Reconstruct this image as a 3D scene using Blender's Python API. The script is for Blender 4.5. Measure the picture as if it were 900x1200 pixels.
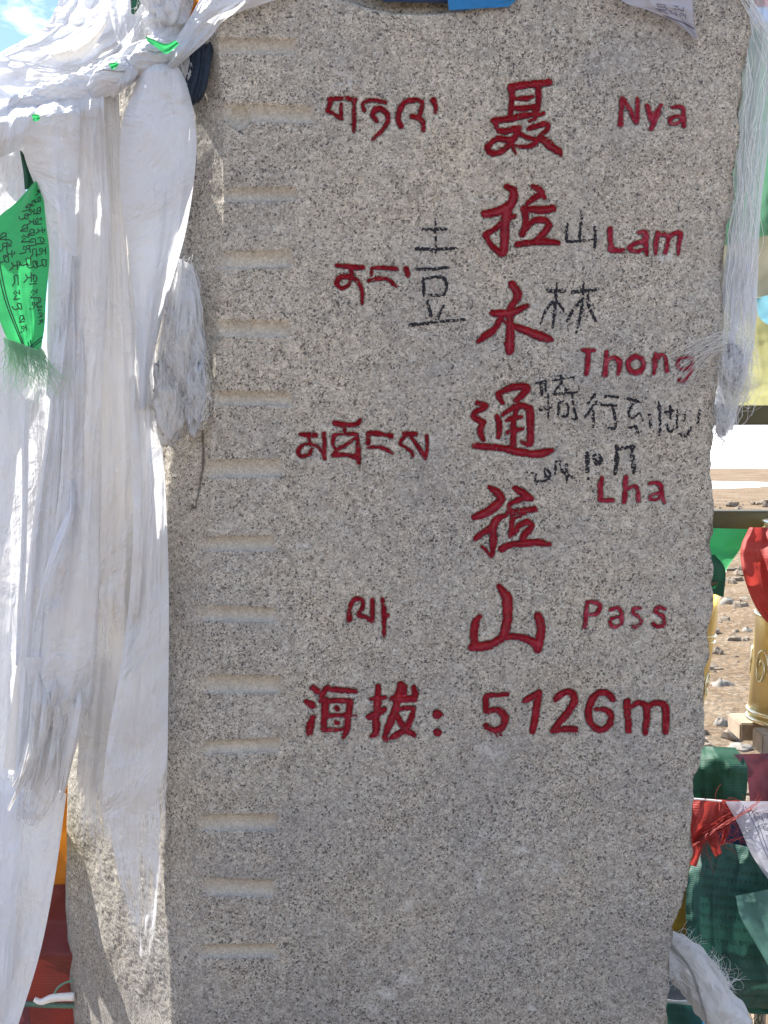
import bpy, math, random
import numpy as np
from mathutils import Vector

# ------------------------------------------------------------------ camera, world, sun, exposure
for o in list(bpy.data.objects):
    bpy.data.objects.remove(o)
scn = bpy.context.scene
COL = scn.collection
R = math.radians
F = 1449.0                       # focal length in photo pixels (photo 900 x 1200)
CAM = np.array([0.0, -1.86, 1.55])
PITCH = math.atan(110 / F)       # camera looks slightly down

cam_d = bpy.data.cameras.new('camera')
cam = bpy.data.objects.new('camera', cam_d)
COL.objects.link(cam)
cam.location = CAM
cam.rotation_euler = (R(90) - PITCH, 0, 0)
cam_d.sensor_fit = 'VERTICAL'
cam_d.sensor_height = 24
cam_d.lens = 24 * F / 1200
cam_d.clip_start = 0.02
cam_d.clip_end = 5000
scn.camera = cam

SUN_DIR = Vector((-0.59, 0.41, 0.84)).normalized()     # towards the sun
elev = math.asin(SUN_DIR.z)
azim = math.atan2(SUN_DIR.x, SUN_DIR.y)                 # clockwise from +Y
w = bpy.data.worlds.new('World')
scn.world = w
w.use_nodes = True
nt = w.node_tree
nt.nodes.clear()
out = nt.nodes.new('ShaderNodeOutputWorld')
bg = nt.nodes.new('ShaderNodeBackground')
sky = nt.nodes.new('ShaderNodeTexSky')
sky.sky_type = 'NISHITA'
sky.sun_disc = False
sky.sun_elevation = elev
sky.sun_rotation = azim % (2 * math.pi)
sky.altitude = 4000
sky.air_density = 1.0
sky.dust_density = 2.0
tc = nt.nodes.new('ShaderNodeTexCoord')
mp = nt.nodes.new('ShaderNodeMapping')
mp.inputs['Scale'].default_value = (3.0, 3.0, 9.0)
nz = nt.nodes.new('ShaderNodeTexNoise')
nz.inputs['Scale'].default_value = 1.6
nz.inputs['Detail'].default_value = 8
nz.inputs['Roughness'].default_value = 0.6
nz.inputs['Distortion'].default_value = 0.6
rp = nt.nodes.new('ShaderNodeValToRGB')
rp.color_ramp.elements[0].position = 0.51
rp.color_ramp.elements[1].position = 0.72
mx = nt.nodes.new('ShaderNodeMix')
mx.data_type = 'RGBA'
mx.inputs[7].default_value = (12, 12.2, 12.5, 1)
nt.links.new(tc.outputs['Generated'], mp.inputs[0])
nt.links.new(mp.outputs[0], nz.inputs['Vector'])
nt.links.new(nz.outputs['Fac'], rp.inputs[0])
nt.links.new(rp.outputs[0], mx.inputs[0])
nt.links.new(sky.outputs[0], mx.inputs[6])
nt.links.new(mx.outputs[2], bg.inputs[0])
bg.inputs[1].default_value = 0.115
nt.links.new(bg.outputs[0], out.inputs[0])

sd = bpy.data.lights.new('sun', 'SUN')
sun = bpy.data.objects.new('sun', sd)
COL.objects.link(sun)
sd.energy = 4.6
sd.angle = R(0.5)
sd.color = (1.0, 0.95, 0.88)
sun.rotation_euler = SUN_DIR.to_track_quat('Z', 'Y').to_euler()
sun.location = (-3, 1, 6)

vs = scn.view_settings
vs.view_transform = 'Standard'
vs.look = 'None'
vs.gamma = 1
vs.use_curve_mapping = False
vs.exposure = 1.38
scn.render.engine = 'CYCLES'
scn.cycles.max_bounces = 14
scn.cycles.diffuse_bounces = 9
scn.cycles.transmission_bounces = 12
scn.cycles.transparent_max_bounces = 24

# ------------------------------------------------------------------ projection helper: photo point + distance behind the slab's face -> world
cp, sp_ = math.cos(PITCH), math.sin(PITCH)
def P(px, py, y=0.0):
    px = np.asarray(px, float); py = np.asarray(py, float); y = np.asarray(y, float)
    a = (px - 450) / F; b = (600 - py) / F
    dx = a; dy = cp + b * sp_; dz = -sp_ + b * cp
    t = (y - CAM[1]) / dy
    return np.stack([CAM[0] + dx * t, y + 0 * t, CAM[2] + dz * t], -1)
def S(y=0.0):                    # metres per photo pixel at a depth
    return (y - CAM[1]) / F

# ------------------------------------------------------------------ noise
class VN:
    def __init__(s, seed):
        s.t = np.random.RandomState(seed).rand(128, 128)
    def __call__(s, x, y):
        x = np.asarray(x, float); y = np.asarray(y, float)
        xi = np.floor(x).astype(int); yi = np.floor(y).astype(int)
        fx = x - xi; fy = y - yi
        fx = fx * fx * (3 - 2 * fx); fy = fy * fy * (3 - 2 * fy)
        a = s.t[xi % 128, yi % 128]; b = s.t[(xi + 1) % 128, yi % 128]
        c = s.t[xi % 128, (yi + 1) % 128]; d = s.t[(xi + 1) % 128, (yi + 1) % 128]
        return (a * (1 - fx) + b * fx) * (1 - fy) + (c * (1 - fx) + d * fx) * fy - 0.5
N0, N1, N2, N3 = VN(1), VN(2), VN(3), VN(4)

def catmull(pts, n):
    pts = np.asarray(pts, float)
    if len(pts) == 1:
        return np.repeat(pts, n, 0)
    p = np.vstack([2 * pts[0] - pts[1], pts, 2 * pts[-1] - pts[-2]])
    t = np.linspace(0, len(pts) - 1 - 1e-9, n)
    i = t.astype(int); f = (t - i)[:, None]
    a, b, c, d = p[i], p[i + 1], p[i + 2], p[i + 3]
    return 0.5 * (2 * b + (c - a) * f + (2 * a - 5 * b + 4 * c - d) * f**2 + (3 * b - a - 3 * c + d) * f**3)

def lerp_poly(pts, ys):          # piecewise linear x(y)
    pts = np.asarray(pts, float)
    return np.interp(ys, pts[:, 1], pts[:, 0])

# ------------------------------------------------------------------ object helpers
def mesh_obj(name, verts, faces, mat, parent=None, smooth=True, uv=None, attrs=None):
    """faces: int array (n,4) or (n,3) or a list of such arrays"""
    if isinstance(faces, list):
        fs = [np.asarray(f, dtype=np.int32) for f in faces if len(f)]
    else:
        fs = [np.asarray(faces, dtype=np.int32)]
    verts = np.asarray(verts, dtype=np.float32)
    me = bpy.data.meshes.new(name)
    me.vertices.add(len(verts))
    me.vertices.foreach_set('co', verts.ravel())
    li = np.concatenate([f.ravel() for f in fs])
    tot = np.concatenate([np.full(len(f), f.shape[1], dtype=np.int32) for f in fs])
    st = np.concatenate([[0], np.cumsum(tot)[:-1]]).astype(np.int32)
    me.loops.add(len(li)); me.loops.foreach_set('vertex_index', li)
    me.polygons.add(len(tot)); me.polygons.foreach_set('loop_start', st); me.polygons.foreach_set('loop_total', tot)
    if uv is not None:
        l = me.uv_layers.new(name='UVMap')
        l.data.foreach_set('uv', np.asarray(uv, dtype=np.float32)[li].ravel())
    if attrs:
        for k, v in attrs.items():
            at = me.attributes.new(k, 'FLOAT', 'POINT')
            at.data.foreach_set('value', np.asarray(v, dtype=np.float32))
    me.update(calc_edges=True)
    me.polygons.foreach_set('use_smooth', np.full(len(tot), smooth))
    me.materials.append(mat)
    o = bpy.data.objects.new(name, me)
    COL.objects.link(o)
    if parent is not None:
        o.parent = parent
    return o

def set_origin(o, loc):
    loc = Vector(loc)
    from mathutils import Matrix
    o.data.transform(Matrix.Translation(-loc))
    o.location = loc

def empty(name, label, cat, group=None, loc=(0, 0, 0)):
    o = bpy.data.objects.new(name, None)
    COL.objects.link(o)
    o.empty_display_size = 0.1
    o['label'] = label; o['category'] = cat
    if group: o['group'] = group
    return o
def tag(o, label, cat, group=None):
    o['label'] = label; o['category'] = cat
    if group: o['group'] = group
    return o
def struct(o, kind='structure'):
    o['kind'] = kind
    return o

def grid_faces(nr, nc, closed=False):
    r = np.arange(nr - 1)[:, None]; c = np.arange(nc if closed else nc - 1)[None, :]
    c2 = (c + 1) % nc
    f = np.stack([r * nc + c, r * nc + c2, (r + 1) * nc + c2, (r + 1) * nc + c], -1)
    return f.reshape(-1, 4)

# ------------------------------------------------------------------ material helpers
def new_mat(name):
    m = bpy.data.materials.new(name); m.use_nodes = True
    m.node_tree.nodes.clear()
    return m, m.node_tree
class NB:
    def __init__(s, nt): s.nt = nt
    def n(s, t, **k):
        x = s.nt.nodes.new(t)
        for a, v in k.items(): setattr(x, a, v)
        return x
    def l(s, a, b): s.nt.links.new(a, b)
    def mapping(s, src, scale):
        m = s.n('ShaderNodeMapping'); m.inputs['Scale'].default_value = scale; s.l(src, m.inputs[0]); return m.outputs[0]
    def noise(s, vec, scale, detail=4, rough=0.5, dist=0):
        x = s.n('ShaderNodeTexNoise'); x.inputs['Scale'].default_value = scale
        x.inputs['Detail'].default_value = detail; x.inputs['Roughness'].default_value = rough
        x.inputs['Distortion'].default_value = dist
        if vec is not None: s.l(vec, x.inputs['Vector'])
        return x.outputs['Fac']
    def ramp(s, fac, els, interp='LINEAR'):
        x = s.n('ShaderNodeValToRGB'); cr = x.color_ramp; cr.interpolation = interp
        while len(cr.elements) < len(els): cr.elements.new(0.5)
        for e, (p, c) in zip(cr.elements, els):
            e.position = p
            e.color = (c, c, c, 1) if isinstance(c, (int, float)) else (*c, 1)
        s.l(fac, x.inputs[0]); return x.outputs[0]
    def mix(s, fac, a, b, mode='MIX'):
        x = s.n('ShaderNodeMix', data_type='RGBA', blend_type=mode)
        for k_, v in ((0, fac), (6, a), (7, b)):
            sock = x.inputs[k_]
            if isinstance(v, (int, float)): sock.default_value = v if k_ == 0 else (v, v, v, 1)
            elif isinstance(v, tuple): sock.default_value = (*v, 1)
            else: s.l(v, sock)
        return x.outputs[2]
    def math(s, op, a, b=0.0):
        x = s.n('ShaderNodeMath', operation=op)
        for sock, v in ((x.inputs[0], a), (x.inputs[1], b)):
            if isinstance(v, (int, float)): sock.default_value = v
            else: s.l(v, sock)
        return x.outputs[0]
    def bump(s, h, strength, dist, normal=None):
        x = s.n('ShaderNodeBump'); x.inputs['Strength'].default_value = strength; x.inputs['Distance'].default_value = dist
        s.l(h, x.inputs['Height'])
        if normal is not None: s.l(normal, x.inputs['Normal'])
        return x.outputs[0]
    def bsdf(s, col, rough=0.6, metal=0, normal=None, sheen=0, spec=0.5):
        x = s.n('ShaderNodeBsdfPrincipled')
        if isinstance(col, tuple): x.inputs['Base Color'].default_value = (*col, 1)
        else: s.l(col, x.inputs['Base Color'])
        if isinstance(rough, (int, float)): x.inputs['Roughness'].default_value = rough
        else: s.l(rough, x.inputs['Roughness'])
        x.inputs['Metallic'].default_value = metal
        x.inputs['Specular IOR Level'].default_value = spec
        if sheen: x.inputs['Sheen Weight'].default_value = sheen
        if normal is not None: s.l(normal, x.inputs['Normal'])
        return x
    def out(s, sh):
        o = s.n('ShaderNodeOutputMaterial'); s.l(sh, o.inputs[0])
    def objc(s): return s.n('ShaderNodeTexCoord').outputs['Object']
    def uv(s): return s.n('ShaderNodeTexCoord').outputs['UV']

def granite():
    m, nt = new_mat('granite'); b = NB(nt)
    pos = b.n('ShaderNodeNewGeometry').outputs['Position']
    # warp so crystals are irregular
    wn = b.n('ShaderNodeTexNoise'); wn.inputs['Scale'].default_value = 260; b.l(pos, wn.inputs['Vector'])
    sc = b.n('ShaderNodeVectorMath', operation='SCALE'); b.l(wn.outputs['Color'], sc.inputs[0]); sc.inputs['Scale'].default_value = 0.003
    ad = b.n('ShaderNodeVectorMath', operation='ADD'); b.l(pos, ad.inputs[0]); b.l(sc.outputs[0], ad.inputs[1])
    vec = ad.outputs[0]
    def cells(scale):
        v = b.n('ShaderNodeTexVoronoi'); v.inputs['Scale'].default_value = scale; b.l(vec, v.inputs['Vector'])
        s = b.n('ShaderNodeSeparateColor'); b.l(v.outputs['Color'], s.inputs[0]); return s.outputs
    big = cells(350); fin = cells(700)
    base = b.ramp(big[0], [(0.0, (0.305, 0.290, 0.258)), (0.25, (0.375, 0.358, 0.318)), (0.55, (0.445, 0.428, 0.380)), (0.8, (0.495, 0.478, 0.428)), (1.0, (0.60, 0.585, 0.54))])
    tint = b.ramp(big[1], [(0.0, (1.05, 0.98, 0.92)), (0.5, (1, 1, 1)), (1.0, (0.97, 0.99, 1.02))])
    base = b.mix(1.0, base, tint, 'MULTIPLY')
    grey = b.ramp(fin[1], [(0.0, 0.72), (0.35, 0.90), (0.6, 1.0), (1.0, 1.08)])
    base = b.mix(1.0, base, grey, 'MULTIPLY')
    # dark mica specks, denser in drifting patches
    patch = b.noise(pos, 9, 4, 0.6)
    dens = b.math('MULTIPLY', b.ramp(patch, [(0.38, 0.25), (0.62, 1.0)]), 0.155)
    sm = b.math('LESS_THAN', fin[0], dens)
    dens2 = b.math('MULTIPLY', b.ramp(patch, [(0.38, 0.25), (0.62, 1.0)]), 0.09)
    sb = b.math('LESS_THAN', big[2], dens2)
    speck = b.math('MAXIMUM', sm, sb)
    cut = b.n('ShaderNodeAttribute', attribute_name='cut').outputs['Fac']
    cutk = b.math('SUBTRACT', 1.0, b.math('MULTIPLY', cut, 0.5))
    speck = b.math('MULTIPLY', speck, b.math('MULTIPLY', cutk, 0.80))
    base = b.mix(speck, base, (0.055, 0.050, 0.055))
    lg = cells(135)
    base = b.mix(b.math('MULTIPLY', b.math('LESS_THAN', lg[1], 0.10), 0.30), base, (0.62, 0.59, 0.53))
    base = b.mix(b.math('MULTIPLY', b.math('LESS_THAN', lg[2], 0.05), 0.25), base, (0.17, 0.155, 0.15))
    mot = b.ramp(b.noise(pos, 55, 5, 0.7), [(0.32, 0.86), (0.5, 1.0), (0.68, 1.12)])
    base = b.mix(1.0, base, mot, 'MULTIPLY')
    # drifting stains
    st = b.ramp(b.noise(pos, 4.5, 6, 0.62), [(0.3, (0.80, 0.81, 0.84)), (0.5, (1.0, 0.985, 0.96)), (0.7, (1.12, 1.08, 0.99))])
    base = b.mix(1.0, base, st, 'MULTIPLY')
    st2 = b.ramp(b.noise(pos, 22, 4, 0.6), [(0.3, (0.90, 0.90, 0.91)), (0.7, (1.08, 1.07, 1.05))])
    base = b.mix(1.0, base, st2, 'MULTIPLY')
    # painted shade: stone colour darkens and cools towards the foot
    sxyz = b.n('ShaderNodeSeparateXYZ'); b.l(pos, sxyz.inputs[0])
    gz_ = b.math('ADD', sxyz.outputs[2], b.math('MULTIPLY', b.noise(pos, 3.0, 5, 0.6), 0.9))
    foot_shade = b.ramp(b.math('MULTIPLY', gz_, 0.4), [(0.42, (0.74, 0.745, 0.76)), (0.60, (0.90, 0.90, 0.90)), (0.85, (1.04, 1.02, 0.99))])
    base = b.mix(1.0, base, foot_shade, 'MULTIPLY')
    # pale scuffs
    sn = b.noise(pos, 11, 5, 0.7, 0.8)
    scuff = b.ramp(sn, [(0.70, 0.0), (0.80, 0.45)])
    base = b.mix(scuff, base, (0.62, 0.61, 0.60))
    sca = b.n('ShaderNodeAttribute', attribute_name='scuff').outputs['Fac']
    sca = b.math('MULTIPLY', sca, b.ramp(b.noise(pos, 160, 4, 0.7), [(0.35, 0.0), (0.62, 0.62)]))
    base = b.mix(sca, base, (0.66, 0.65, 0.64))
    cut_tint = b.mix(0.6, base, (0.56, 0.51, 0.42))
    base = b.mix(b.math('MULTIPLY', cut, 0.72), base, cut_tint)  # drilled slots tinted paler beige
    crack = b.n('ShaderNodeAttribute', attribute_name='crack').outputs['Fac']
    base = b.mix(crack, base, (0.09, 0.075, 0.065))
    h = b.math('ADD', b.noise(pos, 330, 3, 0.6), b.math('MULTIPLY', b.noise(pos, 90, 4, 0.6), 1.2))
    h = b.math('ADD', h, b.math('MULTIPLY', big[0], 0.5))
    nb = b.bump(h, 0.55, 0.0016)
    b.out(b.bsdf(base, 0.82, 0, nb, spec=0.3).outputs[0])
    return m

def red_paint(worn=False):
    m, nt = new_mat('worn_red_paint' if worn else 'red_paint'); b = NB(nt)
    pos = b.n('ShaderNodeNewGeometry').outputs['Position']
    n1 = b.noise(pos, 75, 6, 0.72); n2 = b.noise(pos, 260, 3, 0.6)
    col = b.ramp(n1, [(0.32, (0.19, 0.004, 0.012)), (0.52, (0.27, 0.006, 0.017)), (0.62, (0.33, 0.012, 0.028)), (0.72, (0.42, 0.10, 0.14))])
    if worn:
        col = b.ramp(n1, [(0.30, (0.24, 0.006, 0.020)), (0.48, (0.34, 0.016, 0.042)), (0.58, (0.42, 0.055, 0.090)), (0.70, (0.50, 0.20, 0.22))])
    col = b.mix(b.ramp(n2, [(0.66, 0.0), (0.78, 0.5)]), col, (0.50, 0.22, 0.24))
    nb = b.bump(b.math('ADD', n2, b.noise(pos, 110, 3)), 0.7, 0.0016)
    b.out(b.bsdf(col, 0.45, 0, nb, spec=0.35).outputs[0])
    return m

def ink():
    m, nt = new_mat('black_ink'); b = NB(nt)
    pos = b.n('ShaderNodeNewGeometry').outputs['Position']
    col = b.ramp(b.noise(pos, 300, 3), [(0.35, (0.004, 0.004, 0.007)), (0.7, (0.018, 0.016, 0.024))])
    b.out(b.bsdf(col, 0.8).outputs[0])
    return m

def cloth(name, col, trans=0.35, rough=0.55, alpha=None, crease=1.0, weave=True, tcol=None, sheen=0.15, worn=False, astretch=(210, 12)):
    """thin cloth; alpha=(lo,hi,scale) opens worn holes between the threads"""
    m, nt = new_mat(name); b = NB(nt)
    uv = b.uv()
    v1 = b.mapping(uv, (26, 3.2, 1)); v2 = b.mapping(uv, (9, 7, 1)); v3 = b.mapping(uv, (140, 9, 1))
    h = b.math('ADD', b.noise(v1, 1.0, 5, 0.6, 0.6), b.math('MULTIPLY', b.noise(v2, 1.4, 4, 0.6, 0.8), 1.1))
    h = b.math('ADD', h, b.math('MULTIPLY', b.noise(v3, 1.0, 3, 0.6), 0.16))
    if crease:
        # crossing soft wrinkles and pulled threads
        vw = b.n('ShaderNodeTexVoronoi', feature='SMOOTH_F1'); vw.inputs['Scale'].default_value = 1.0; vw.inputs['Smoothness'].default_value = 0.35
        b.l(b.mapping(uv, (34, 11, 1)), vw.inputs['Vector'])
        h = b.math('ADD', h, b.math('MULTIPLY', vw.outputs['Distance'], 0.35))
    nb = b.bump(h, 0.85 * crease, 0.014)
    if weave:
        wv = b.n('ShaderNodeTexWave'); wv.inputs['Scale'].default_value = 260; wv.bands_direction = 'Y'; b.l(uv, wv.inputs['Vector'])
        nb = b.bump(wv.outputs['Fac'], 0.12, 0.0006, nb)
    dark = tuple(c * 0.86 for c in col)
    c = b.mix(b.ramp(b.noise(v2, 0.8, 4), [(0.35, 0.0), (0.7, 1.0)]), dark, col)
    pb = b.bsdf(c, rough, 0, nb, sheen=sheen)
    tr = b.n('ShaderNodeBsdfTranslucent')
    t = tcol or col
    tr.inputs[0].default_value = (*t, 1)
    b.l(nb, tr.inputs['Normal'])
    ms = b.n('ShaderNodeMixShader'); ms.inputs[0].default_value = trans
    b.l(pb.outputs[0], ms.inputs[1]); b.l(tr.outputs[0], ms.inputs[2])
    sh = ms.outputs[0]
    if alpha:
        lo, hi, amin, amax = alpha
        va = b.mapping(uv, (*astretch, 1))
        a = b.ramp(b.math('ADD', b.math('MULTIPLY', b.noise(va, 1.0, 4, 0.6), 0.6), b.math('MULTIPLY', b.noise(v2, 1.0, 4, 0.6), 0.5)), [(lo, amin), (hi, amax)])
        tp = b.n('ShaderNodeBsdfTransparent')
        m2 = b.n('ShaderNodeMixShader'); b.l(a, m2.inputs[0]); b.l(tp.outputs[0], m2.inputs[1]); b.l(sh, m2.inputs[2])
        sh = m2.outputs[0]
    if worn:
        fd = b.n('ShaderNodeAttribute', attribute_name='fade').outputs['Fac']
        va = b.mapping(uv, (230, 9, 1))
        nn = b.math('ADD', b.math('MULTIPLY', b.noise(va, 1.0, 4, 0.65), 0.7), b.math('MULTIPLY', b.noise(b.mapping(uv, (30, 14, 1)), 1.0, 5, 0.65), 0.3))
        a = b.math('SUBTRACT', nn, b.math('SUBTRACT', b.math('MULTIPLY', fd, 0.62), 0.18))
        a = b.math('MULTIPLY', b.math('SUBTRACT', a, 0.25), 6.0)
        cl = b.n('ShaderNodeClamp'); b.l(a, cl.inputs[0]); a = cl.outputs[0]
        tp = b.n('ShaderNodeBsdfTransparent')
        m2 = b.n('ShaderNodeMixShader'); b.l(a, m2.inputs[0]); b.l(tp.outputs[0], m2.inputs[1]); b.l(sh, m2.inputs[2])
        sh = m2.outputs[0]
    b.out(sh)
    return m

def flag_mat(name, col, trans=0.45, alpha=0.0):
    m, nt = new_mat(name); b = NB(nt)
    uv = b.uv()
    h = b.math('ADD', b.noise(b.mapping(uv, (14, 10, 1)), 1.0, 5, 0.6, 0.5), b.math('MULTIPLY', b.noise(b.mapping(uv, (60, 8, 1)), 1, 3), 0.3))
    nb = b.bump(h, 0.4, 0.01)
    wv = b.n('ShaderNodeTexWave'); wv.inputs['Scale'].default_value = 75; wv.bands_direction = 'Y'; wv.inputs['Distortion'].default_value = 1.5; b.l(uv, wv.inputs['Vector'])
    nb = b.bump(wv.outputs['Fac'], 0.25, 0.0012, nb)
    c = b.mix(b.ramp(b.noise(b.mapping(uv, (20, 20, 1)), 1, 5, 0.65), [(0.35, 0.0), (0.7, 1.0)]), tuple(x * 0.78 for x in col), col)
    c = b.mix(b.math('MULTIPLY', wv.outputs['Fac'], 0.42), c, tuple(x * 0.6 for x in col))
    pb = b.bsdf(c, 0.6, 0, nb, sheen=0.1)
    tr = b.n('ShaderNodeBsdfTranslucent'); tr.inputs[0].default_value = (*col, 1)
    ms = b.n('ShaderNodeMixShader'); ms.inputs[0].default_value = trans
    b.l(pb.outputs[0], ms.inputs[1]); b.l(tr.outputs[0], ms.inputs[2])
    sh = ms.outputs[0]
    if alpha:
        tp = b.n('ShaderNodeBsdfTransparent'); m2 = b.n('ShaderNodeMixShader'); m2.inputs[0].default_value = alpha
        b.l(sh, m2.inputs[1]); b.l(tp.outputs[0], m2.inputs[2]); sh = m2.outputs[0]
    b.out(sh)
    return m

def simple(name, c1, c2, scale=30, rough=0.6, metal=0, bump=0.3, bd=0.002, spec=0.5):
    m, nt = new_mat(name); b = NB(nt)
    pos = b.n('ShaderNodeNewGeometry').outputs['Position']
    n = b.noise(pos, scale, 5, 0.65)
    col = b.ramp(n, [(0.3, c1), (0.7, c2)])
    nb = b.bump(b.noise(pos, scale * 3, 4, 0.6), bump, bd)
    b.out(b.bsdf(col, rough, metal, nb, spec=spec).outputs[0])
    return m

M = {}
M['granite'] = granite(); M['red'] = red_paint(); M['red_worn'] = red_paint(True); M['ink'] = ink()
M['silk'] = cloth('white_silk', (0.83, 0.845, 0.88), 0.38, 0.40, crease=1.2)
M['silk_cream'] = cloth('cream_silk', (0.83, 0.82, 0.80), 0.38, 0.45, crease=1.2)
M['silk_worn'] = cloth('worn_white_silk', (0.83, 0.835, 0.85), 0.38, 0.45, crease=1.2, worn=True)
M['cream_worn'] = cloth('worn_cream_silk', (0.83, 0.815, 0.79), 0.38, 0.48, crease=1.2, worn=True)
M['gauze'] = cloth('worn_gauze', (0.80, 0.79, 0.78), 0.35, 0.5, alpha=(0.42, 0.68, 0.25, 0.95))
M['tangle'] = cloth('crumpled_gauze', (0.86, 0.86, 0.86), 0.4, 0.5, alpha=(0.46, 0.60, 0.25, 0.85), crease=1.6, astretch=(60, 34))
M['film'] = cloth('thin_gauze', (0.80, 0.82, 0.85), 0.35, 0.4, alpha=(0.36, 0.64, 0.40, 0.95))
mt_, nt_ = new_mat('white_thread'); b = NB(nt_)
pb = b.bsdf((0.94, 0.94, 0.92), 0.5, sheen=0.3); tr = b.n('ShaderNodeBsdfTranslucent'); tr.inputs[0].default_value = (0.95, 0.95, 0.94, 1)
ms = b.n('ShaderNodeMixShader'); ms.inputs[0].default_value = 0.22; b.l(pb.outputs[0], ms.inputs[1]); b.l(tr.outputs[0], ms.inputs[2]); b.out(ms.outputs[0])
M['thread'] = mt_
M['fluff'] = cloth('fluffed_fibre', (0.84, 0.83, 0.80), 0.35, 0.7, alpha=(0.32, 0.60, 0.55, 1.0), weave=False)
M['green'] = flag_mat('green_flag_cloth', (0.055, 0.52, 0.17), 0.45)
M['green_thread'] = flag_mat('green_thread', (0.42, 0.78, 0.50), 0.25)
M['dgreen'] = flag_mat('dark_green_cloth', (0.004, 0.085, 0.042), 0.12)
M['teal'] = flag_mat('faded_teal_cloth', (0.028, 0.12, 0.092), 0.18)
M['teal_sunlit'] = flag_mat('painted_sunlit_teal_cloth', (0.13, 0.29, 0.24), 0.3)  # lighter copy of the teal, paints sunlight on the flag fold
M['tan'] = flag_mat('tan_cloth', (0.36, 0.34, 0.24), 0.3)
M['pgreen'] = flag_mat('pale_green_cloth', (0.14, 0.34, 0.20), 0.4)
M['maroon'] = flag_mat('maroon_cloth', (0.16, 0.040, 0.055), 0.2)
M['redf'] = flag_mat('red_flag_cloth', (0.52, 0.060, 0.048), 0.35)
M['redd'] = flag_mat('deep_red_cloth', (0.17, 0.022, 0.018), 0.15)
M['orange'] = flag_mat('orange_cloth', (0.55, 0.19, 0.010), 0.35)
M['yellow'] = flag_mat('faded_yellow_cloth', (0.52, 0.50, 0.22), 0.5)
M['ochre'] = flag_mat('ochre_cloth', (0.16, 0.11, 0.015), 0.2)
M['pblue'] = flag_mat('pale_blue_cloth', (0.22, 0.50, 0.62), 0.5)
M['blue'] = flag_mat('bright_blue_cloth', (0.03, 0.28, 0.62), 0.3)
M['navy'] = flag_mat('navy_cloth', (0.008, 0.03, 0.085), 0.1)
M['dblue'] = flag_mat('dark_blue_rope', (0.003, 0.018, 0.042), 0.05)
M['white_flag'] = flag_mat('white_flag_cloth', (0.66, 0.66, 0.74), 0.35)
M['brass'] = simple('brass', (0.66, 0.52, 0.22), (0.80, 0.67, 0.36), 14, 0.33, 0.7, 0.25, 0.002)
M['brass_band'] = simple('polished_brass', (0.80, 0.72, 0.45), (0.90, 0.84, 0.62), 14, 0.22, 0.85, 0.1, 0.001)
M['rail'] = simple('olive_painted_steel', (0.055, 0.048, 0.018), (0.085, 0.075, 0.030), 20, 0.45, 0.2)
M['wood'] = simple('weathered_wood', (0.28, 0.22, 0.16), (0.44, 0.36, 0.27), 40, 0.8)
M['print'] = simple('printing_ink', (0.015, 0.05, 0.03), (0.03, 0.08, 0.05), 200, 0.7)
M['print_dark'] = simple('dark_printing_ink', (0.10, 0.09, 0.13), (0.2, 0.18, 0.24), 200, 0.7)
M['cord'] = simple('green_cord', (0.06, 0.16, 0.12), (0.20, 0.32, 0.24), 500, 0.7)
M['rock'] = simple('grey_rock', (0.20, 0.185, 0.155), (0.36, 0.33, 0.28), 18, 0.9, 0, 0.6, 0.01)
M['rock_brown'] = simple('brown_rock', (0.15, 0.115, 0.08), (0.33, 0.275, 0.21), 25, 0.9, 0, 0.9, 0.01)
M['snow'] = simple('snow', (0.84, 0.85, 0.87), (0.90, 0.90, 0.91), 5, 0.6, 0, 0.4, 0.03)
M['twig'] = simple('dry_twig', (0.05, 0.07, 0.025), (0.10, 0.12, 0.05), 60, 0.8)
M['ceramic'] = simple('white_enamel', (0.70, 0.70, 0.70), (0.78, 0.78, 0.77), 30, 0.3)
M['enamel_grey'] = simple('grey_enamel', (0.12, 0.14, 0.15), (0.20, 0.22, 0.23), 40, 0.35)

# ground
m, nt_ = new_mat('dirt'); b = NB(nt_)
pos = b.n('ShaderNodeNewGeometry').outputs['Position']
c = b.ramp(b.noise(pos, 1.6, 8, 0.7), [(0.3, (0.19, 0.125, 0.070)), (0.5, (0.27, 0.195, 0.120)), (0.7, (0.36, 0.285, 0.20))])
c = b.mix(b.ramp(b.noise(pos, 26, 5, 0.7), [(0.35, 0.6), (0.6, 0.0)]), c, (0.10, 0.075, 0.052))
vv = b.n('ShaderNodeTexVoronoi'); vv.inputs['Scale'].default_value = 17; b.l(pos, vv.inputs['Vector'])
c = b.mix(b.ramp(vv.outputs['Distance'], [(0.15, 0.5), (0.28, 0.0)]), c, (0.42, 0.385, 0.33))
h = b.math('ADD', b.noise(pos, 12, 8, 0.7), b.math('MULTIPLY', vv.outputs['Distance'], -0.4))
b.out(b.bsdf(c, 0.92, 0, b.bump(h, 0.9, 0.05), spec=0.2).outputs[0])
M['dirt'] = m

# ------------------------------------------------------------------ the stele: slab body as one relief mesh
LEFT = [(245, -80), (248, 0), (256, 60), (262, 150), (262, 250), (258, 350), (252, 450), (246, 560), (242, 700), (240, 850), (238, 1000), (236, 1200), (234, 1300)]
RIGHT = [(884, -80), (881, 0), (876, 45), (870, 90), (867, 130), (865, 165), (857, 205), (858, 232), (853, 262), (851, 295), (847, 325), (846, 370), (844, 410), (840, 440), (838, 480), (834, 520), (833, 555), (835, 590), (835, 625), (832, 640), (836, 662), (833, 690), (833, 712), (828, 740), (829, 768), (824, 795), (825, 822), (824, 845), (824, 872), (819, 892), (812, 915), (809, 950), (811, 985), (808, 1010), (802, 1040), (798, 1065), (788, 1088), (785, 1110), (783, 1150), (780, 1200), (778, 1300)]
BEV = [(226, -80), (226, 250), (216, 350), (204, 450), (196, 560), (192, 800), (190, 1000), (198, 1200), (200, 1300)]
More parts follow.
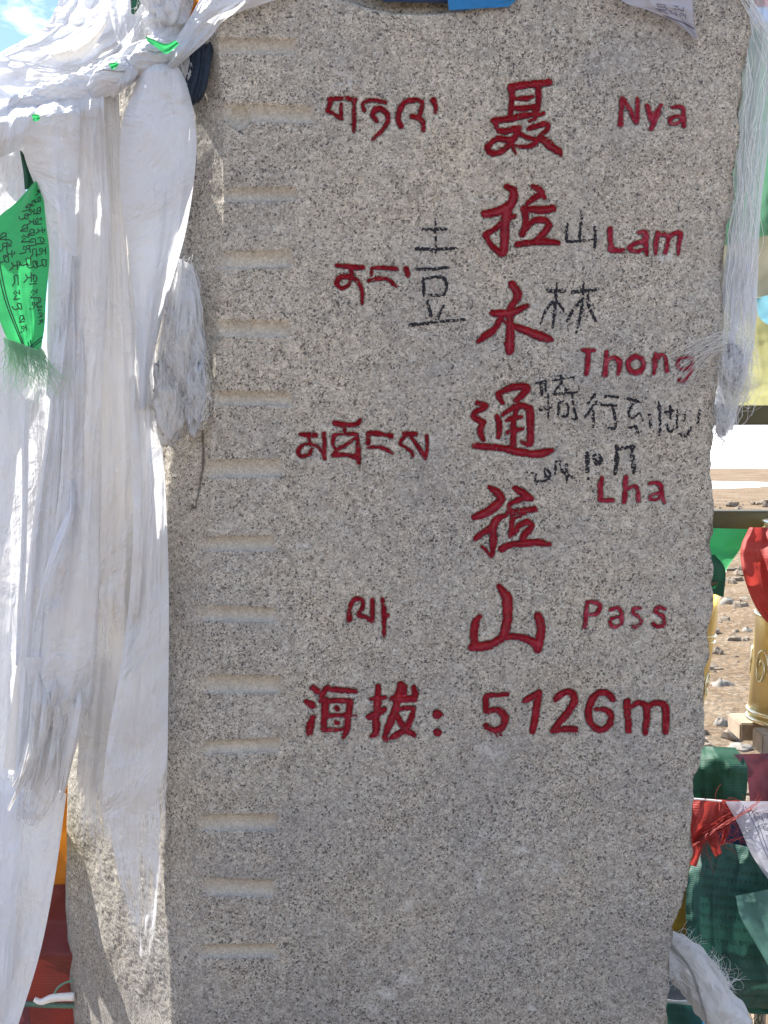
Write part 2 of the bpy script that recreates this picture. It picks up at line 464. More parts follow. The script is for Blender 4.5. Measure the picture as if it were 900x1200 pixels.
BACK = [(92, -80), (90, 600), (80, 935), (79, 1000), (77, 1060), (80, 1100), (80, 1140), (85, 1170), (88, 1200), (90, 1300)]
BEVD, BACKD = 0.045, 0.43

def z_to_py(z, y=0.0):
    X = np.zeros_like(z); dy = y - CAM[1]; dz = z - CAM[2]
    f = dy * cp - dz * sp_; u = dy * sp_ + dz * cp
    return 600 - F * u / f

def relief(x, z):                # broad unevenness of the sawn face (outwards +)
    return (N0(x * 5, z * 5) * 0.010 + N1(x * 17, z * 17) * 0.0035 + N2(x * 60, z * 60) * 0.0011)

# drilled half-round slots down the left arris: (x0, x1, y centre, half height, left deeper)
SLOTS = [(262, 346, 55), (268, 366, 133), (272, 346, 229), (268, 341, 306), (263, 337, 386), (257, 340, 467), (248, 328, 551), (245, 320, 639), (247, 324, 720), (249, 327, 803), (247, 327, 877), (244, 323, 966), (248, 320, 1041), (248, 323, 1117)]
def slot_depth(px, py):
    d = np.zeros_like(px); cutv = np.zeros_like(px)
    for i, (x0, x1, yc) in enumerate(SLOTS):
        msk = (np.abs(py - yc) < 26) & (px > x0 - 55) & (px < x1 + 12)
        if not msk.any(): continue
        X = px[msk]; Y = py[msk]
        hw = 8.5 + 1.2 * math.sin(i * 2.3)
        yy = Y - yc - 0.02 * (X - x0) * math.sin(i * 1.7) * 1.5
        # sharp lower lip, soft upper lip
        t = yy / hw
        prof = np.where(t > 0, np.sqrt(np.clip(1 - (t / 0.95) ** 4, 0, 1)), np.clip(1 - (-t / 1.35) ** 1.7, 0, 1))
        e1 = 1 / (1 + np.exp(-(x1 - X) / 1.2)); e0 = 1 / (1 + np.exp(-(X - x0 + 6) / (6 + 2 * math.sin(i))))
        dd = prof * e1 * e0 * (0.0085 + 0.0012 * math.sin(i * 3.1))
        d[msk] = np.maximum(d[msk], dd)
        cutv[msk] = np.maximum(cutv[msk], np.clip(dd / 0.005, 0, 1))
    # round drilled pit at the left end of the second slot
    r = np.hypot(px - 281, (py - 138) * 0.95)
    q = np.sqrt(np.clip(1 - (r / 13.5) ** 2, 0, 1)) * 0.014
    d = np.maximum(d, q); cutv = np.maximum(cutv, np.clip(q / 0.006, 0, 1))
    return d, cutv

# ---- strokes of every painted sign, traced from the photograph
def T(ox, oy, s, strokes, rk=1.0):
    o = []
    for st in strokes:
        a = np.array(st, float)
        o.append(np.stack([ox + a[:, 0] / s, oy + a[:, 1] / s, a[:, 2] / s * rk], 1))
    return o
def circ(cx, cy, r, w, n=14):
    return [(cx + r * math.cos(6.2832 * k / n), cy + r * math.sin(6.2832 * k / n), w) for k in range(n + 1)]
CH = []   # (name, strokes)
k = 'painted_character'
CH.append((k, T(540, 70, 5.625, [
 [(325,185,20),(450,165,25),(580,155,22)], [(335,190,18),(335,280,16),(328,370,18)], [(510,190,17),(508,290,18),(495,340,18),(485,395,14)],
 [(355,262,10),(430,258,17),(475,250,12)], [(330,318,16),(410,325,17),(480,312,14)], [(215,405,18),(300,395,20),(420,372,18),(540,360,14)],
 [(230,405,14),(240,460,14),(290,475,22),(380,450,16)], [(385,450,16),(345,530,20),(290,590,18),(210,620,20),(175,580,18),(240,525,18),(320,535,24)],
 [(330,550,18),(358,620,8)], [(375,470,12),(410,510,14),(500,530,10)], [(450,458,16),(500,440,18),(565,425,16),(570,460,14),(530,500,16),(480,560,16),(420,580,14),(360,570,10)],
 [(490,385,10),(450,410,8)], [(530,525,22),(590,570,28),(645,612,18),(660,635,7)]])))
CH.append((k, T(540, 200, 5.625, [
 [(300,105,16),(345,130,25),(345,190,27),(320,230,28),(240,270,26),(155,285,22)], [(310,240,28),(295,320,30),(290,430,28),(285,520,26),(275,558,10)],
 [(350,300,16),(300,320,20),(230,380,18),(160,420,14)], [(160,425,14),(200,490,16),(270,545,22)],
 [(475,105,14),(520,130,22),(555,185,10)], [(520,160,20),(470,190,16),(435,225,14),(415,260,16)], [(410,250,18),(500,258,25),(605,250,22)],
 [(420,270,20),(430,330,20),(410,420,22)], [(425,380,20),(480,330,18),(540,325,20),(575,345,20),(570,380,22),(520,440,20),(480,475,18)],
 [(370,487,18),(450,475,20),(540,465,22),(645,475,18)]])))
CH.append((k, T(540, 320, 5, [
 [(300,65,22),(335,120,24),(320,165,18),(290,205,18)], [(185,235,18),(270,235,25),(340,215,20),(390,190,14)], [(285,250,22),(290,330,22),(285,420,26),(285,460,22)], [(262,410,12),(275,440,14)],
 [(240,255,12),(195,330,18),(100,400,14)], [(310,310,18),(400,345,24),(500,380,24),(528,390,14)], [(240,260,10),(262,290,8)]])))
CH.append((k, T(530, 430, 6, [
 [(320,190,18),(390,155,22),(480,135,24),(530,145,22),(500,190,24),(450,235,20)], [(328,200,20),(352,252,14)],
 [(175,255,16),(235,275,22),(175,310,22),(150,345,20),(200,385,24),(215,395,22),(195,440,20),(215,510,20)],
 [(315,345,14),(330,400,22),(325,495,14)], [(350,340,12),(420,290,18),(480,270,20),(545,290,20)], [(545,290,22),(550,400,24),(545,540,24)], [(480,520,8),(530,550,14)],
 [(455,290,16),(430,400,20),(430,540,20)], [(375,380,10),(420,362,20),(480,350,16)], [(385,462,12),(440,448,14),(495,435,12)],
 [(160,555,20),(230,560,25),(350,570,22),(450,595,28),(560,610,24),(640,605,28),(700,590,16)]])))
CH.append((k, T(530, 550, 6, [
 [(260,125,16),(310,160,28),(345,210,28),(290,270,30),(220,315,28),(155,340,22)], [(380,320,12),(320,350,24),(290,400,28),(290,500,24),(282,600,16)],
 [(290,400,22),(230,440,22),(165,485,22)], [(205,540,8),(240,575,10),(275,610,14)],
 [(440,130,16),(500,165,26),(560,210,16)], [(550,205,16),(480,210,18),(410,245,16),(395,285,14)], [(400,300,18),(480,300,24),(580,280,20)],
 [(425,300,16),(420,390,18),(410,465,16)], [(420,355,12),(480,330,10)], [(430,450,20),(470,400,18),(530,370,18),(565,400,16),(530,440,22),(490,490,20)],
 [(345,560,24),(400,535,20),(500,520,24),(600,515,24),(680,530,18)]])))
CH.append((k, T(380, 660, 3, [
 [(613,80,8),(640,120,17),(645,180,17),(632,250,14)], [(545,187,9),(530,210,13),(526,260,13),(530,290,14)], [(520,295,14),(580,288,15),(640,258,11),(700,262,11),(750,285,15)], [(750,185,13),(762,230,15),(750,300,14)]])))
CH.append((k, T(340, 780, 5.625, [
 [(150,150,20),(180,175,18)], [(105,240,16),(145,265,22)], [(150,345,18),(125,430,26),(125,455,10)],
 [(250,135,12),(215,190,18),(200,240,12)], [(260,158,14),(340,165,19),(430,175,13)], [(235,225,20),(225,330,20),(220,425,18)], [(240,235,14),(320,232,15),(390,235,18)],
 [(395,240,19),(385,330,19),(370,430,19),(350,480,12)], [(230,332,12),(310,332,13),(390,330,12)], [(225,425,13),(300,428,14),(370,420,12)], [(306,280,13),(313,294,12)], [(302,378,13),(316,382,12)], [(420,335,6),(435,333,5)]])))
CH.append((k, T(340, 780, 5.625, [
 [(530,225,14),(580,220,16),(625,215,14)], [(580,140,16),(575,250,26),(565,350,24),(565,440,22),(530,475,12)], [(520,345,18),(570,320,24),(625,295,16)],
 [(730,130,24),(715,200,26),(690,300,22),(660,380,22),(625,470,18),(640,498,6)], [(670,225,20),(740,225,24),(820,225,22)], [(815,145,16),(828,205,18)], [(760,140,10),(755,200,12)],
 [(700,290,12),(760,285,14),(815,285,12)], [(815,290,14),(800,350,18),(760,420,20),(700,460,20),(665,480,13)], [(700,330,12),(730,380,20),(770,430,18),(815,460,18)]])))
k = 'painted_mark'
CH.append((k, T(380, 660, 3, [[(398,532,15),(403,535,14)], [(398,596,13),(402,598,12)]])))
k = 'painted_numeral'
Q = (540, 660, 3.4615)
CH.append((k, T(*Q, [[(190,533,9),(140,535,10),(105,540,10),(102,570,12),(103,600,11),(140,595,12),(172,610,14),(178,640,13),(165,670,13),(130,678,11),(100,662,12)], [(120,688,4),(125,700,3)], [(140,688,4),(148,704,3)], [(155,685,4),(165,700,3)]])))
CH.append((k, T(*Q, [[(258,560,9),(290,540,14),(315,525,13)], [(315,525,13),(308,580,14),(300,640,14),(292,683,12)]])))
CH.append((k, T(*Q, [[(385,550,12),(405,530,12),(440,520,13),(462,545,14),(445,590,14),(405,640,13),(375,680,12)], [(378,678,12),(420,675,12),(465,675,12)]])))
CH.append((k, T(*Q, [[(615,550,12),(595,528,12),(560,525,13),(530,560,14),(518,610,14),(530,655,13),(570,675,12),(600,655,13),(610,620,12),(585,593,10),(545,592,7)]])))
k = 'painted_letter'
CH.append((k, T(*Q, [[(675,560,14),(675,610,14),(680,675,13)], [(690,580,9),(720,565,11),(750,580,13),(752,630,13),(745,685,12)], [(760,578,9),(790,565,12),(825,575,14),(830,630,14),(828,682,13)]])))
CH.append((k, T(*Q, [[(512,160,8),(508,200,8),(502,258,9)], [(515,158,6),(550,160,8),(565,180,7),(545,205,7),(515,208,6)]])))
CH.append((k, T(*Q, [[(608,188,7),(635,180,8),(650,200,8),(650,245,8)], [(645,215,6),(612,225,7),(604,240,7),(620,257,7),(645,248,7)]])))
CH.append((k, T(*Q, [[(728,182,6),(705,182,7),(698,200,7),(725,222,7),(730,242,7),(705,258,7),(698,252,6)]])))
CH.append((k, T(*Q, [[(828,185,6),(800,178,7),(788,195,7),(820,215,7),(824,246,8),(795,256,7),(778,245,6)]])))
Q = (680, 90, 5.625)
CH.append((k, T(*Q, [[(275,145,16),(268,230,16),(265,320,14)], [(285,160,14),(325,220,16),(365,295,16)], [(378,145,11),(375,220,15),(370,300,14)]])))
CH.append((k, T(*Q, [[(440,190,13),(458,250,17),(475,290,16)], [(530,190,13),(500,260,18),(465,350,11)]])))
CH.append((k, T(*Q, [[(603,203,11),(645,198,13),(675,215,13),(678,270,13),(680,325,12)], [(672,262,9),(620,265,12),(588,290,13),(605,315,11),(645,305,11),(672,280,9)]])))
Q = (640, 230, 5)
CH.append((k, T(*Q, [[(375,190,14),(377,260,16),(380,310,16)], [(385,315,14),(455,318,12)]])))
CH.append((k, T(*Q, [[(545,212,10),(580,215,15),(585,270,15),(592,345,11)], [(580,262,10),(520,277,11),(492,305,13),(530,325,12),(572,308,10)]])))
CH.append((k, T(*Q, [[(655,215,13),(645,280,13),(645,338,10)], [(655,225,11),(712,225,11),(718,260,12),(700,330,12)], [(725,228,11),(785,215,13),(780,280,13),(775,340,9)]])))
Q = (620, 390, 4.0909)
CH.append((k, T(*Q, [[(255,83,8),(285,86,9),(315,85,7)], [(285,90,11),(280,150,11),(272,195,10)]])))
CH.append((k, T(*Q, [[(370,90,10),(368,150,11),(362,200,11)], [(370,135,8),(405,118,9),(432,140,11),(430,170,10),(425,198,9)]])))
CH.append((k, T(*Q, [circ(510, 153, 38, 11)])))
CH.append((k, T(*Q, [[(605,105,10),(600,150,11),(597,192,10)], [(605,125,8),(640,107,9),(655,130,9),(658,185,9)]])))
CH.append((k, T(*Q, [[(780,122,8),(745,118,8),(714,135,8),(712,162,8),(740,175,7),(775,157,8)], [(780,120,8),(775,180,8),(755,220,8),(735,236,9),(715,225,8)]])))
CH.append((k, T(*Q, [[(348,695,9),(342,740,12),(342,800,11)], [(345,803,10),(400,803,9)]])))
CH.append((k, T(*Q, [[(463,690,10),(460,750,12),(455,810,11)], [(460,755,8),(500,735,9),(520,755,10),(522,805,10)]])))
CH.append((k, T(*Q, [[(575,727,7),(605,717,9),(630,735,10),(635,780,10),(648,815,8)], [(628,765,7),(592,775,8),(578,792,8),(605,800,8),(632,787,7)]])))
k = 'painted_character'
Q = (350, 70, 4.5)
CH.append((k, T(*Q, [[(165,208,12),(230,205,11),(298,210,10)], [(165,215,10),(158,265,12)], [(155,270,10),(190,290,9),(228,315,8)], [(225,235,9),(222,310,8)], [(292,215,9),(292,320,10),(291,380,8)]])))
CH.append((k, T(*Q, [[(455,225,11),(400,212,10),(350,222,10),(338,245,10),(348,272,10)], [(410,325,8),(390,290,12),(410,260,14),(445,262,14),(472,300,11),(455,355,10),(390,418,8)]])))
CH.append((k, T(*Q, [[(540,350,12),(525,300,13),(545,240,13),(590,215,12),(645,220,12),(648,260,12),(630,300,11),(600,300,13)], [(630,305,12),(655,330,11),(658,375,8)]])))
CH.append(('painted_mark', T(*Q, [[(708,215,17),(720,240,12),(720,278,9)]])))
Q = (380, 240, 4.5)
CH.append((k, T(*Q, [[(70,320,12),(140,328,13),(205,330,12)], [(140,340,7),(145,365,7)], [(140,378,12),(85,385,12),(65,415,12),(95,440,10),(130,420,9),(140,390,9),(175,400,10),(198,450,11),(200,525,7)]])))
CH.append((k, T(*Q, [[(255,332,9),(310,332,10),(378,338,9)], [(250,340,8),(248,370,8)], [(235,400,9),(300,388,10),(345,400,9),(380,435,6)]])))
CH.append(('painted_mark', T(*Q, [[(433,335,12),(440,365,12),(442,380,8)]])))
Q = (330, 470, 4.7368)
CH.append((k, T(*Q, [[(105,185,10),(190,190,12)], [(150,200,7),(160,235,7)], [(165,238,8),(120,245,8),(92,275,10),(105,305,12),(145,300,11),(168,265,8)], [(160,238,7),(200,255,8),(235,300,10)], [(235,180,12),(238,250,12),(238,320,10)]])))
CH.append((k, T(*Q, [[(295,122,14),(340,130,12),(420,128,12),(435,105,8)], [(350,140,7),(350,180,8)], [(285,190,10),(340,182,8),(415,185,12)], [(290,195,12),(285,240,10),(300,265,9),(290,300,9)], [(420,190,10),(425,260,12),(430,345,10)], [(300,270,8),(360,240,9),(410,205,8)], [(290,300,13),(360,300,12),(430,315,13)]])))
CH.append((k, T(*Q, [[(480,178,12),(540,182,13),(610,195,12)], [(480,190,11),(480,240,12)], [(480,258,10),(540,255,8),(590,275,9),(618,295,7)]])))
CH.append((k, T(*Q, [[(680,180,12),(745,185,13)], [(690,195,9),(665,215,9),(660,240,9),(685,255,9),(720,280,10),(730,305,6)], [(720,200,8),(750,240,10),(795,310,11)], [(805,190,10),(808,250,10),(800,320,8)]])))
Q = (380, 660, 3)
CH.append((k, T(*Q, [[(88,200,9),(90,160,8),(105,130,8),(130,128,7),(135,155,7),(122,182,8),(150,192,7),(170,205,7)], [(168,130,7),(170,170,8),(168,208,6)]])))
CH.append((k, T(*Q, [[(205,130,7),(210,180,8),(210,260,5)], [(216,187,5),(222,184,5)]])))
N_RED = len(CH)
k = 'ink_character'
Q = (380, 240, 4.5)
CH.append((k, T(*Q, [[(585,75,4),(588,250,7)], [(520,130,8),(640,128,8)], [(485,232,9),(590,235,8),(700,228,6)]])))
CH.append((k, T(*Q, [[(485,340,7),(560,340,7),(655,330,7)], [(520,390,8),(527,475,8)], [(520,390,7),(630,385,8),(635,470,7),(530,475,7)], [(545,510,8),(562,585,8)], [(628,535,7),(595,605,8)], [(455,635,10),(600,618,7),(740,605,6)]])))
CH.append((k, T(640, 230, 5, [[(125,160,6),(120,230,8),(128,265,7),(230,260,7)], [(210,90,7),(205,160,9),(195,240,9)], [(250,258,4),(280,250,4)], [(285,180,7),(288,250,8),(282,315,6)]])))
Q = (540, 320, 5)
CH.append((k, T(*Q, [[(510,105,10),(610,105,8)], [(565,60,5),(555,160,10),(540,320,5)], [(555,150,7),(500,215,8),(465,300,4)], [(565,165,7),(605,220,7)], [(645,110,9),(720,105,11),(790,100,7)], [(718,70,6),(715,120,8)], [(715,150,8),(660,215,9),(625,280,7)], [(715,160,6),(700,260,9),(675,350,5)], [(745,130,8),(750,190,9),(790,280,7)]])))
Q = (620, 390, 4.0909)
CH.append((k, T(*Q, [[(20,245,5),(75,235,7)], [(55,245,6),(60,295,7)], [(75,240,5),(80,290,5),(90,300,5),(92,405,5)], [(50,370,7),(110,360,5)], [(110,228,4),(215,212,4)], [(150,205,5),(155,235,5),(115,292,5),(175,290,6)], [(155,240,5),(175,275,6)], [(180,290,5),(225,285,5)], [(205,290,5),(215,370,6),(225,410,5),(205,412,5)], [(140,335,5),(145,398,7),(180,395,6),(180,340,5),(140,335,5)]])))
CH.append((k, T(*Q, [[(320,285,6),(280,340,5)], [(320,330,6),(265,408,6)], [(305,365,6),(308,450,6)], [(365,305,7),(425,308,6)], [(345,345,6),(415,348,6)], [(395,355,6),(410,400,6),(410,455,7),(378,455,5)]])))
CH.append((k, T(*Q, [[(475,318,7),(530,332,5)], [(500,340,5),(475,380,6),(490,410,5),(530,385,5),(540,420,5)], [(480,455,6),(510,450,6)], [(510,455,6),(525,485,5),(545,490,5)], [(575,395,6),(580,450,6)]])))
CH.append((k, T(*Q, [[(618,330,5),(625,410,6),(622,490,5)], [(650,380,6),(690,370,6)], [(672,350,5),(675,410,6)], [(655,440,5),(670,475,6),(690,460,5)], [(708,370,5),(705,455,5)]])))
CH.append((k, T(*Q, [[(750,380,5),(740,420,6)], [(715,485,5),(750,492,6),(775,455,6)], [(815,375,6),(808,430,6)]])))
k = 'ink_numeral'
CH.append((k, T(*Q, [[(-8,672,4),(18,672,4)], [(35,680,4),(30,710,5),(60,712,6),(95,700,5),(98,670,5),(75,655,5),(80,690,5)]])))
CH.append((k, T(*Q, [[(128,620,6),(125,675,5)], [(148,615,5),(155,655,6),(180,680,6),(215,695,5)], [(178,630,6),(182,715,5)]])))
CH.append((k, T(*Q, [[(278,580,10),(278,660,10)], [(283,697,5),(284,699,5)], [(310,590,8),(330,585,7),(345,610,10),(325,625,10),(308,600,7)]])))
CH.append(('ink_character', T(*Q, [[(420,548,10),(418,610,10),(412,675,8)], [(440,555,7),(500,545,9)], [(490,560,9),(495,620,11),(503,670,8)]])))

def densify(strokes):
    o = []
    for s in strokes:
        n = max(2, (len(s) - 1) * 5 + 1)
        o.append(catmull(s, n) if len(s) > 2 else s)
    return o
def sdf(strokes, X, Y):          # + inside, px
    d = np.full(X.shape, -99.0)
    for s in strokes:
        for (x0, y0, r0), (x1, y1, r1) in zip(s[:-1], s[1:]):
            vx, vy = x1 - x0, y1 - y0; L = vx * vx + vy * vy + 1e-9
            t = np.clip(((X - x0) * vx + (Y - y0) * vy) / L, 0, 1)
            d = np.maximum(d, r0 + (r1 - r0) * t - np.hypot(X - x0 - t * vx, Y - y0 - t * vy))
    return d
def wobble(X, Y): return N1(X * 0.40, Y * 0.40) * 1.3 + N3(X * 1.1, Y * 1.1) * 1.1 + N0(X * 0.12, Y * 0.12) * 1.2
def carve(d):                    # depth of the cut (m) from the distance inside its edge (px)
    d = np.clip(d, 0, None)
    return 0.0012 * (1 - np.exp(-d / 0.7)) + 0.0011 * np.minimum(d, 3.4)

STROKES = [(n, densify(s)) for n, s in CH]
for n_, s_ in STROKES[N_RED:]:
    for q_ in s_: q_[:, 2] *= 1.08

def build_stele():
    root = empty('stone_stele', 'tall speckled grey granite stele with red painted characters and a row of drilled slots', 'stele')
    root.location = (0, 0.2, 0)
    # rows
    z_lo, z_hi = P(450, 1225)[2], P(450, -75)[2]
    zs = np.concatenate([np.linspace(0, z_lo, 30, endpoint=False), np.arange(z_lo, z_hi, 0.002)])
    pys = z_to_py(zs)
    pyc = np.clip(pys, -80, 1300)
    nF, nB, nS = 420, 26, 110
    xl = P(lerp_poly(LEFT, pyc), pyc)[:, 0]; xr = P(lerp_poly(RIGHT, pyc), pyc)[:, 0]
    jag = N3(zs * 90, zs * 0 + 3.3) * 0.003 + N2(zs * 35, zs * 0 + 7.7) * 0.004
    xr = xr + jag
    py_b = np.clip(z_to_py(zs, BEVD), -80, 1300)
    xb = P(lerp_poly(BEV, py_b), py_b, BEVD)[:, 0]
    py_k = np.clip(z_to_py(zs, BACKD), -80, 1300)
    xk = P(lerp_poly(BACK, py_k), py_k, BACKD)[:, 0]
    nr = len(zs)
    cols_x, cols_y, kind = [], [], []
    # back (right to left hidden), then the left side face
    for u in np.linspace(0, 1, nS):
        cols_x.append(xk + (xb - xk) * u); cols_y.append(np.full(nr, BACKD + (BEVD - BACKD) * u)); kind.append(0)
    for u in np.linspace(0, 1, nB)[1:]:      # bevel: quadratic bend from side into the face
        p0 = (xb, BEVD); p2 = (xl, 0.0)
        sx = xb + (xl - xb) * 0.90; sy = 0.010
        a, b_, c_ = (1 - u) ** 2, 2 * u * (1 - u), u * u
        cols_x.append(a * xb + b_ * sx + c_ * xl); cols_y.append(np.full(nr, a * BEVD + b_ * sy)); kind.append(1)
    for u in np.linspace(0, 1, nF)[1:]:
        cols_x.append(xl + (xr - xl) * u); cols_y.append(np.zeros(nr)); kind.append(2)
    for dx, dy in ((0.0012, 0.002), (0.0015, 0.006), (0.000, 0.014), (-0.006, 0.03), (-0.012, 0.06), (-0.02, 0.11), (-0.03, 0.18), (-0.045, 0.27), (-0.06, 0.36)):
        cols_x.append(xr + dx); cols_y.append(np.full(nr, dy)); kind.append(3)
    X = np.stack(cols_x, 1); Y = np.stack(cols_y, 1); Z = np.repeat(zs[:, None], X.shape[1], 1)
    kd = np.array(kind)
    fm = np.repeat((kd == 2)[None], nr, 0)
    bm = np.repeat((kd == 1)[None], nr, 0); sm = np.repeat((kd == 0)[None], nr, 0); rm = np.repeat((kd == 3)[None], nr, 0)
    # pixel coordinates of the front grid (y = 0)
    f = (0 - CAM[1]) * cp - (Z - CAM[2]) * sp_
    PX = 450 + F * X / f; PY = np.repeat(pys[:, None], X.shape[1], 1)
    depth = np.zeros_like(X); cut = np.zeros_like(X)
    sd_, cv = slot_depth(PX, PY)
    depth += np.where(fm | bm, sd_, 0); cut = np.where(fm | bm, cv, 0)
    # shallow hollow at the top edge
    e = np.hypot((PX - 492) / 108, (PY + 22) / 41)
    hol = np.clip((1.0 - e) * 4, 0, 1); hol = hol * hol * (3 - 2 * hol) * 0.035
    depth += np.where(fm, hol, 0)
    for i, (nm, st) in enumerate(STROKES[:N_RED]):
        allp = np.vstack(st); x0, y0 = allp[:, 0].min() - 9, allp[:, 1].min() - 9; x1, y1 = allp[:, 0].max() + 9, allp[:, 1].max() + 9
        rr = np.where((pys > y0) & (pys < y1))[0]; sub = slice(rr[0], rr[-1] + 1)
        cc = np.where(((PX[rr[0]] > x0) & (PX[rr[0]] < x1)) & (kd == 2))[0]; sc = slice(cc[0], cc[-1] + 1)
        d = sdf(st, PX[sub, sc], PY[sub, sc]) + wobble(PX[sub, sc], PY[sub, sc])
        dd = carve(d + 0.5) + np.clip((d + 0.8) / 1.0, 0, 1) * 0.0022
        depth[sub, sc] = np.maximum(depth[sub, sc], dd)
    # cracks
    crack = np.zeros_like(X)
    for st, k_ in (([(236, 505, 1.2), (237, 540, 1.6), (232, 570, 1.3), (226, 598, 1.0)], 0.9), ([(222, 594, 2.2), (224, 596, 2.2)], 1.0),
                   ([(762, 782, .4), (785, 766, .5), (805, 752, .4), (822, 741, .4)], 0.5)):
        d = sdf([np.array(st, float)], PX, PY) + N3(PX * .8, PY * .8) * .8
        c_ = np.clip(d + 0.8, 0, 1) * k_ * (fm | bm); crack = np.maximum(crack, c_); depth += c_ * 0.0012
    scf = np.zeros_like(X)
    for (sx_, sy_, ra, rb) in [(783, 300, 8, 7), (776, 303, 6, 4), (478, 1148, 17, 7), (455, 1166, 12, 6), (437, 1184, 8, 8), (562, 1032, 6, 16), (612, 997, 12, 5), (651, 1016, 8, 6), (478, 1063, 6, 7), (622, 1180, 6, 7), (575, 882, 16, 10), (398, 86, 14, 3), (410, 97, 3, 12), (392, 100, 12, 3), (628, 356, 7, 4), (505, 515, 5, 6), (355, 640, 12, 4)]:
        scf = np.maximum(scf, np.clip(1.25 - np.hypot((PX - sx_) / ra, (PY - sy_) / rb), 0, 1) * fm)
    rel = relief(X, Z)
    edge = np.clip((X - (xr[:, None] - 0.012)) / 0.012, 0, 1)         # chipped right arris
    edge_d = np.where(fm, edge ** 2 * (0.003 + 0.012 * np.clip(N1(Z * 40, Z * 11) + 0.1, 0, 1)), 0)
    Yf = Y + np.where(fm | bm, depth - rel + edge_d, 0)
    # rough split left side
    s1 = N0(Y * 12 + 3, Z * 6) * 0.020 + N1(Y * 34, Z * 22) * 0.005 + N2(Y * 130, Z * 110) * 0.0016 + N3(Y * 300, Z * 280) * 0.0016
    fade = np.clip((Y - 0.0) / 0.06, 0, 1); fade2 = np.clip((BACKD - Y) / 0.02, 0.25, 1)
    nx, ny = -0.83, -0.55
    X = X + np.where(sm, nx * s1 * fade * fade2, 0); Yf = Yf + np.where(sm, ny * s1 * fade * fade2, 0)
    sb2 = np.where(bm, (N1(Y * 60, Z * 16) * 0.003 + N2(Y * 150, Z * 120) * 0.0014) * np.clip(Y / 0.02, 0, 1), 0)
    X = X - sb2 * 0.6; Yf = Yf - sb2 * 0.7
    X = X + np.where(rm, (N2(Z * 60, Y * 60)) * 0.004, 0)
    V = np.stack([X, Yf, Z], -1)
    nc = V.shape[1]
    verts = V.reshape(-1, 3)
    faces = grid_faces(nr, nc, closed=True)
    top = (nr - 1) * nc + np.arange(nc); c0 = len(verts)
    verts = np.vstack([verts, [[0.0, 0.2, zs[-1] + 0.03]]])
    tf = np.stack([top, np.roll(top, -1), np.full(nc, c0)], -1)
    at = {'cut': np.append(cut.ravel(), 0), 'crack': np.append(crack.ravel(), 0), 'scuff': np.append(scf.ravel(), 0)}
    o = mesh_obj('stone_body', verts, [faces, tf], M['granite'], None, True, attrs=at)
    o.parent = root; o.matrix_parent_inverse = root.matrix_basis.inverted() if False else o.matrix_parent_inverse
    o.location = (0, -0.2, 0)
    # paint and ink
    for i, (nm, st) in enumerate(STROKES):
        red = i < N_RED
        h = 0.42 if red else 0.30
        allp = np.vstack(st); rmx = allp[:, 2].max() + 2
        xs = np.arange(allp[:, 0].min() - rmx, allp[:, 0].max() + rmx, h); ys = np.arange(allp[:, 1].min() - rmx, allp[:, 1].max() + rmx, h)
        A, B = np.meshgrid(xs, ys)
        d = sdf(st, A, B)
        if red: d = d + wobble(A, B)
        else:
            n = N3(A * 0.50 + i, B * 0.50) + N1(A * 1.1, B * 1.1 + i) * 0.8
            d = d * 1.0 + n * 1.5 + 0.10 - np.clip(-n - 0.26, 0, 1) * 14
        W = P(A, B, 0.0)
        if red: yo = carve(d) - relief(W[..., 0], W[..., 2]) + sd_at(A, B) - 0.0009 - 0.0006 * np.exp(-np.clip(d, 0, 9) / 0.8)
        else: yo = -relief(W[..., 0], W[..., 2]) - 0.0006
        W[..., 1] += yo
        ins = (d > 0)
        if red: ins &= ~((N2(A * 0.55 + 3, B * 0.55) + N3(A * 1.4, B * 1.4) * 0.6 + N0(A * .07, B * .07) * .35 - 0.05 * np.clip(d, 0, 4)) > 0.44)
        fc = grid_faces(*A.shape)
        keep = ins.ravel()[fc].sum(1) >= 3
        fc = fc[keep]
        if len(fc) == 0: continue
        used, inv = np.unique(fc.ravel(), return_inverse=True)
        q = mesh_obj(nm, W.reshape(-1, 3)[used], inv.reshape(-1, 4)[:, ::-1], (M['red_worn'] if nm == 'painted_letter' and allp[:, 1].max() < 770 else M['red']) if red else M['ink'], root, True)
        q.location = (0, -0.2, 0)
    return root
def sd_at(A, B): return 0.0

build_stele()

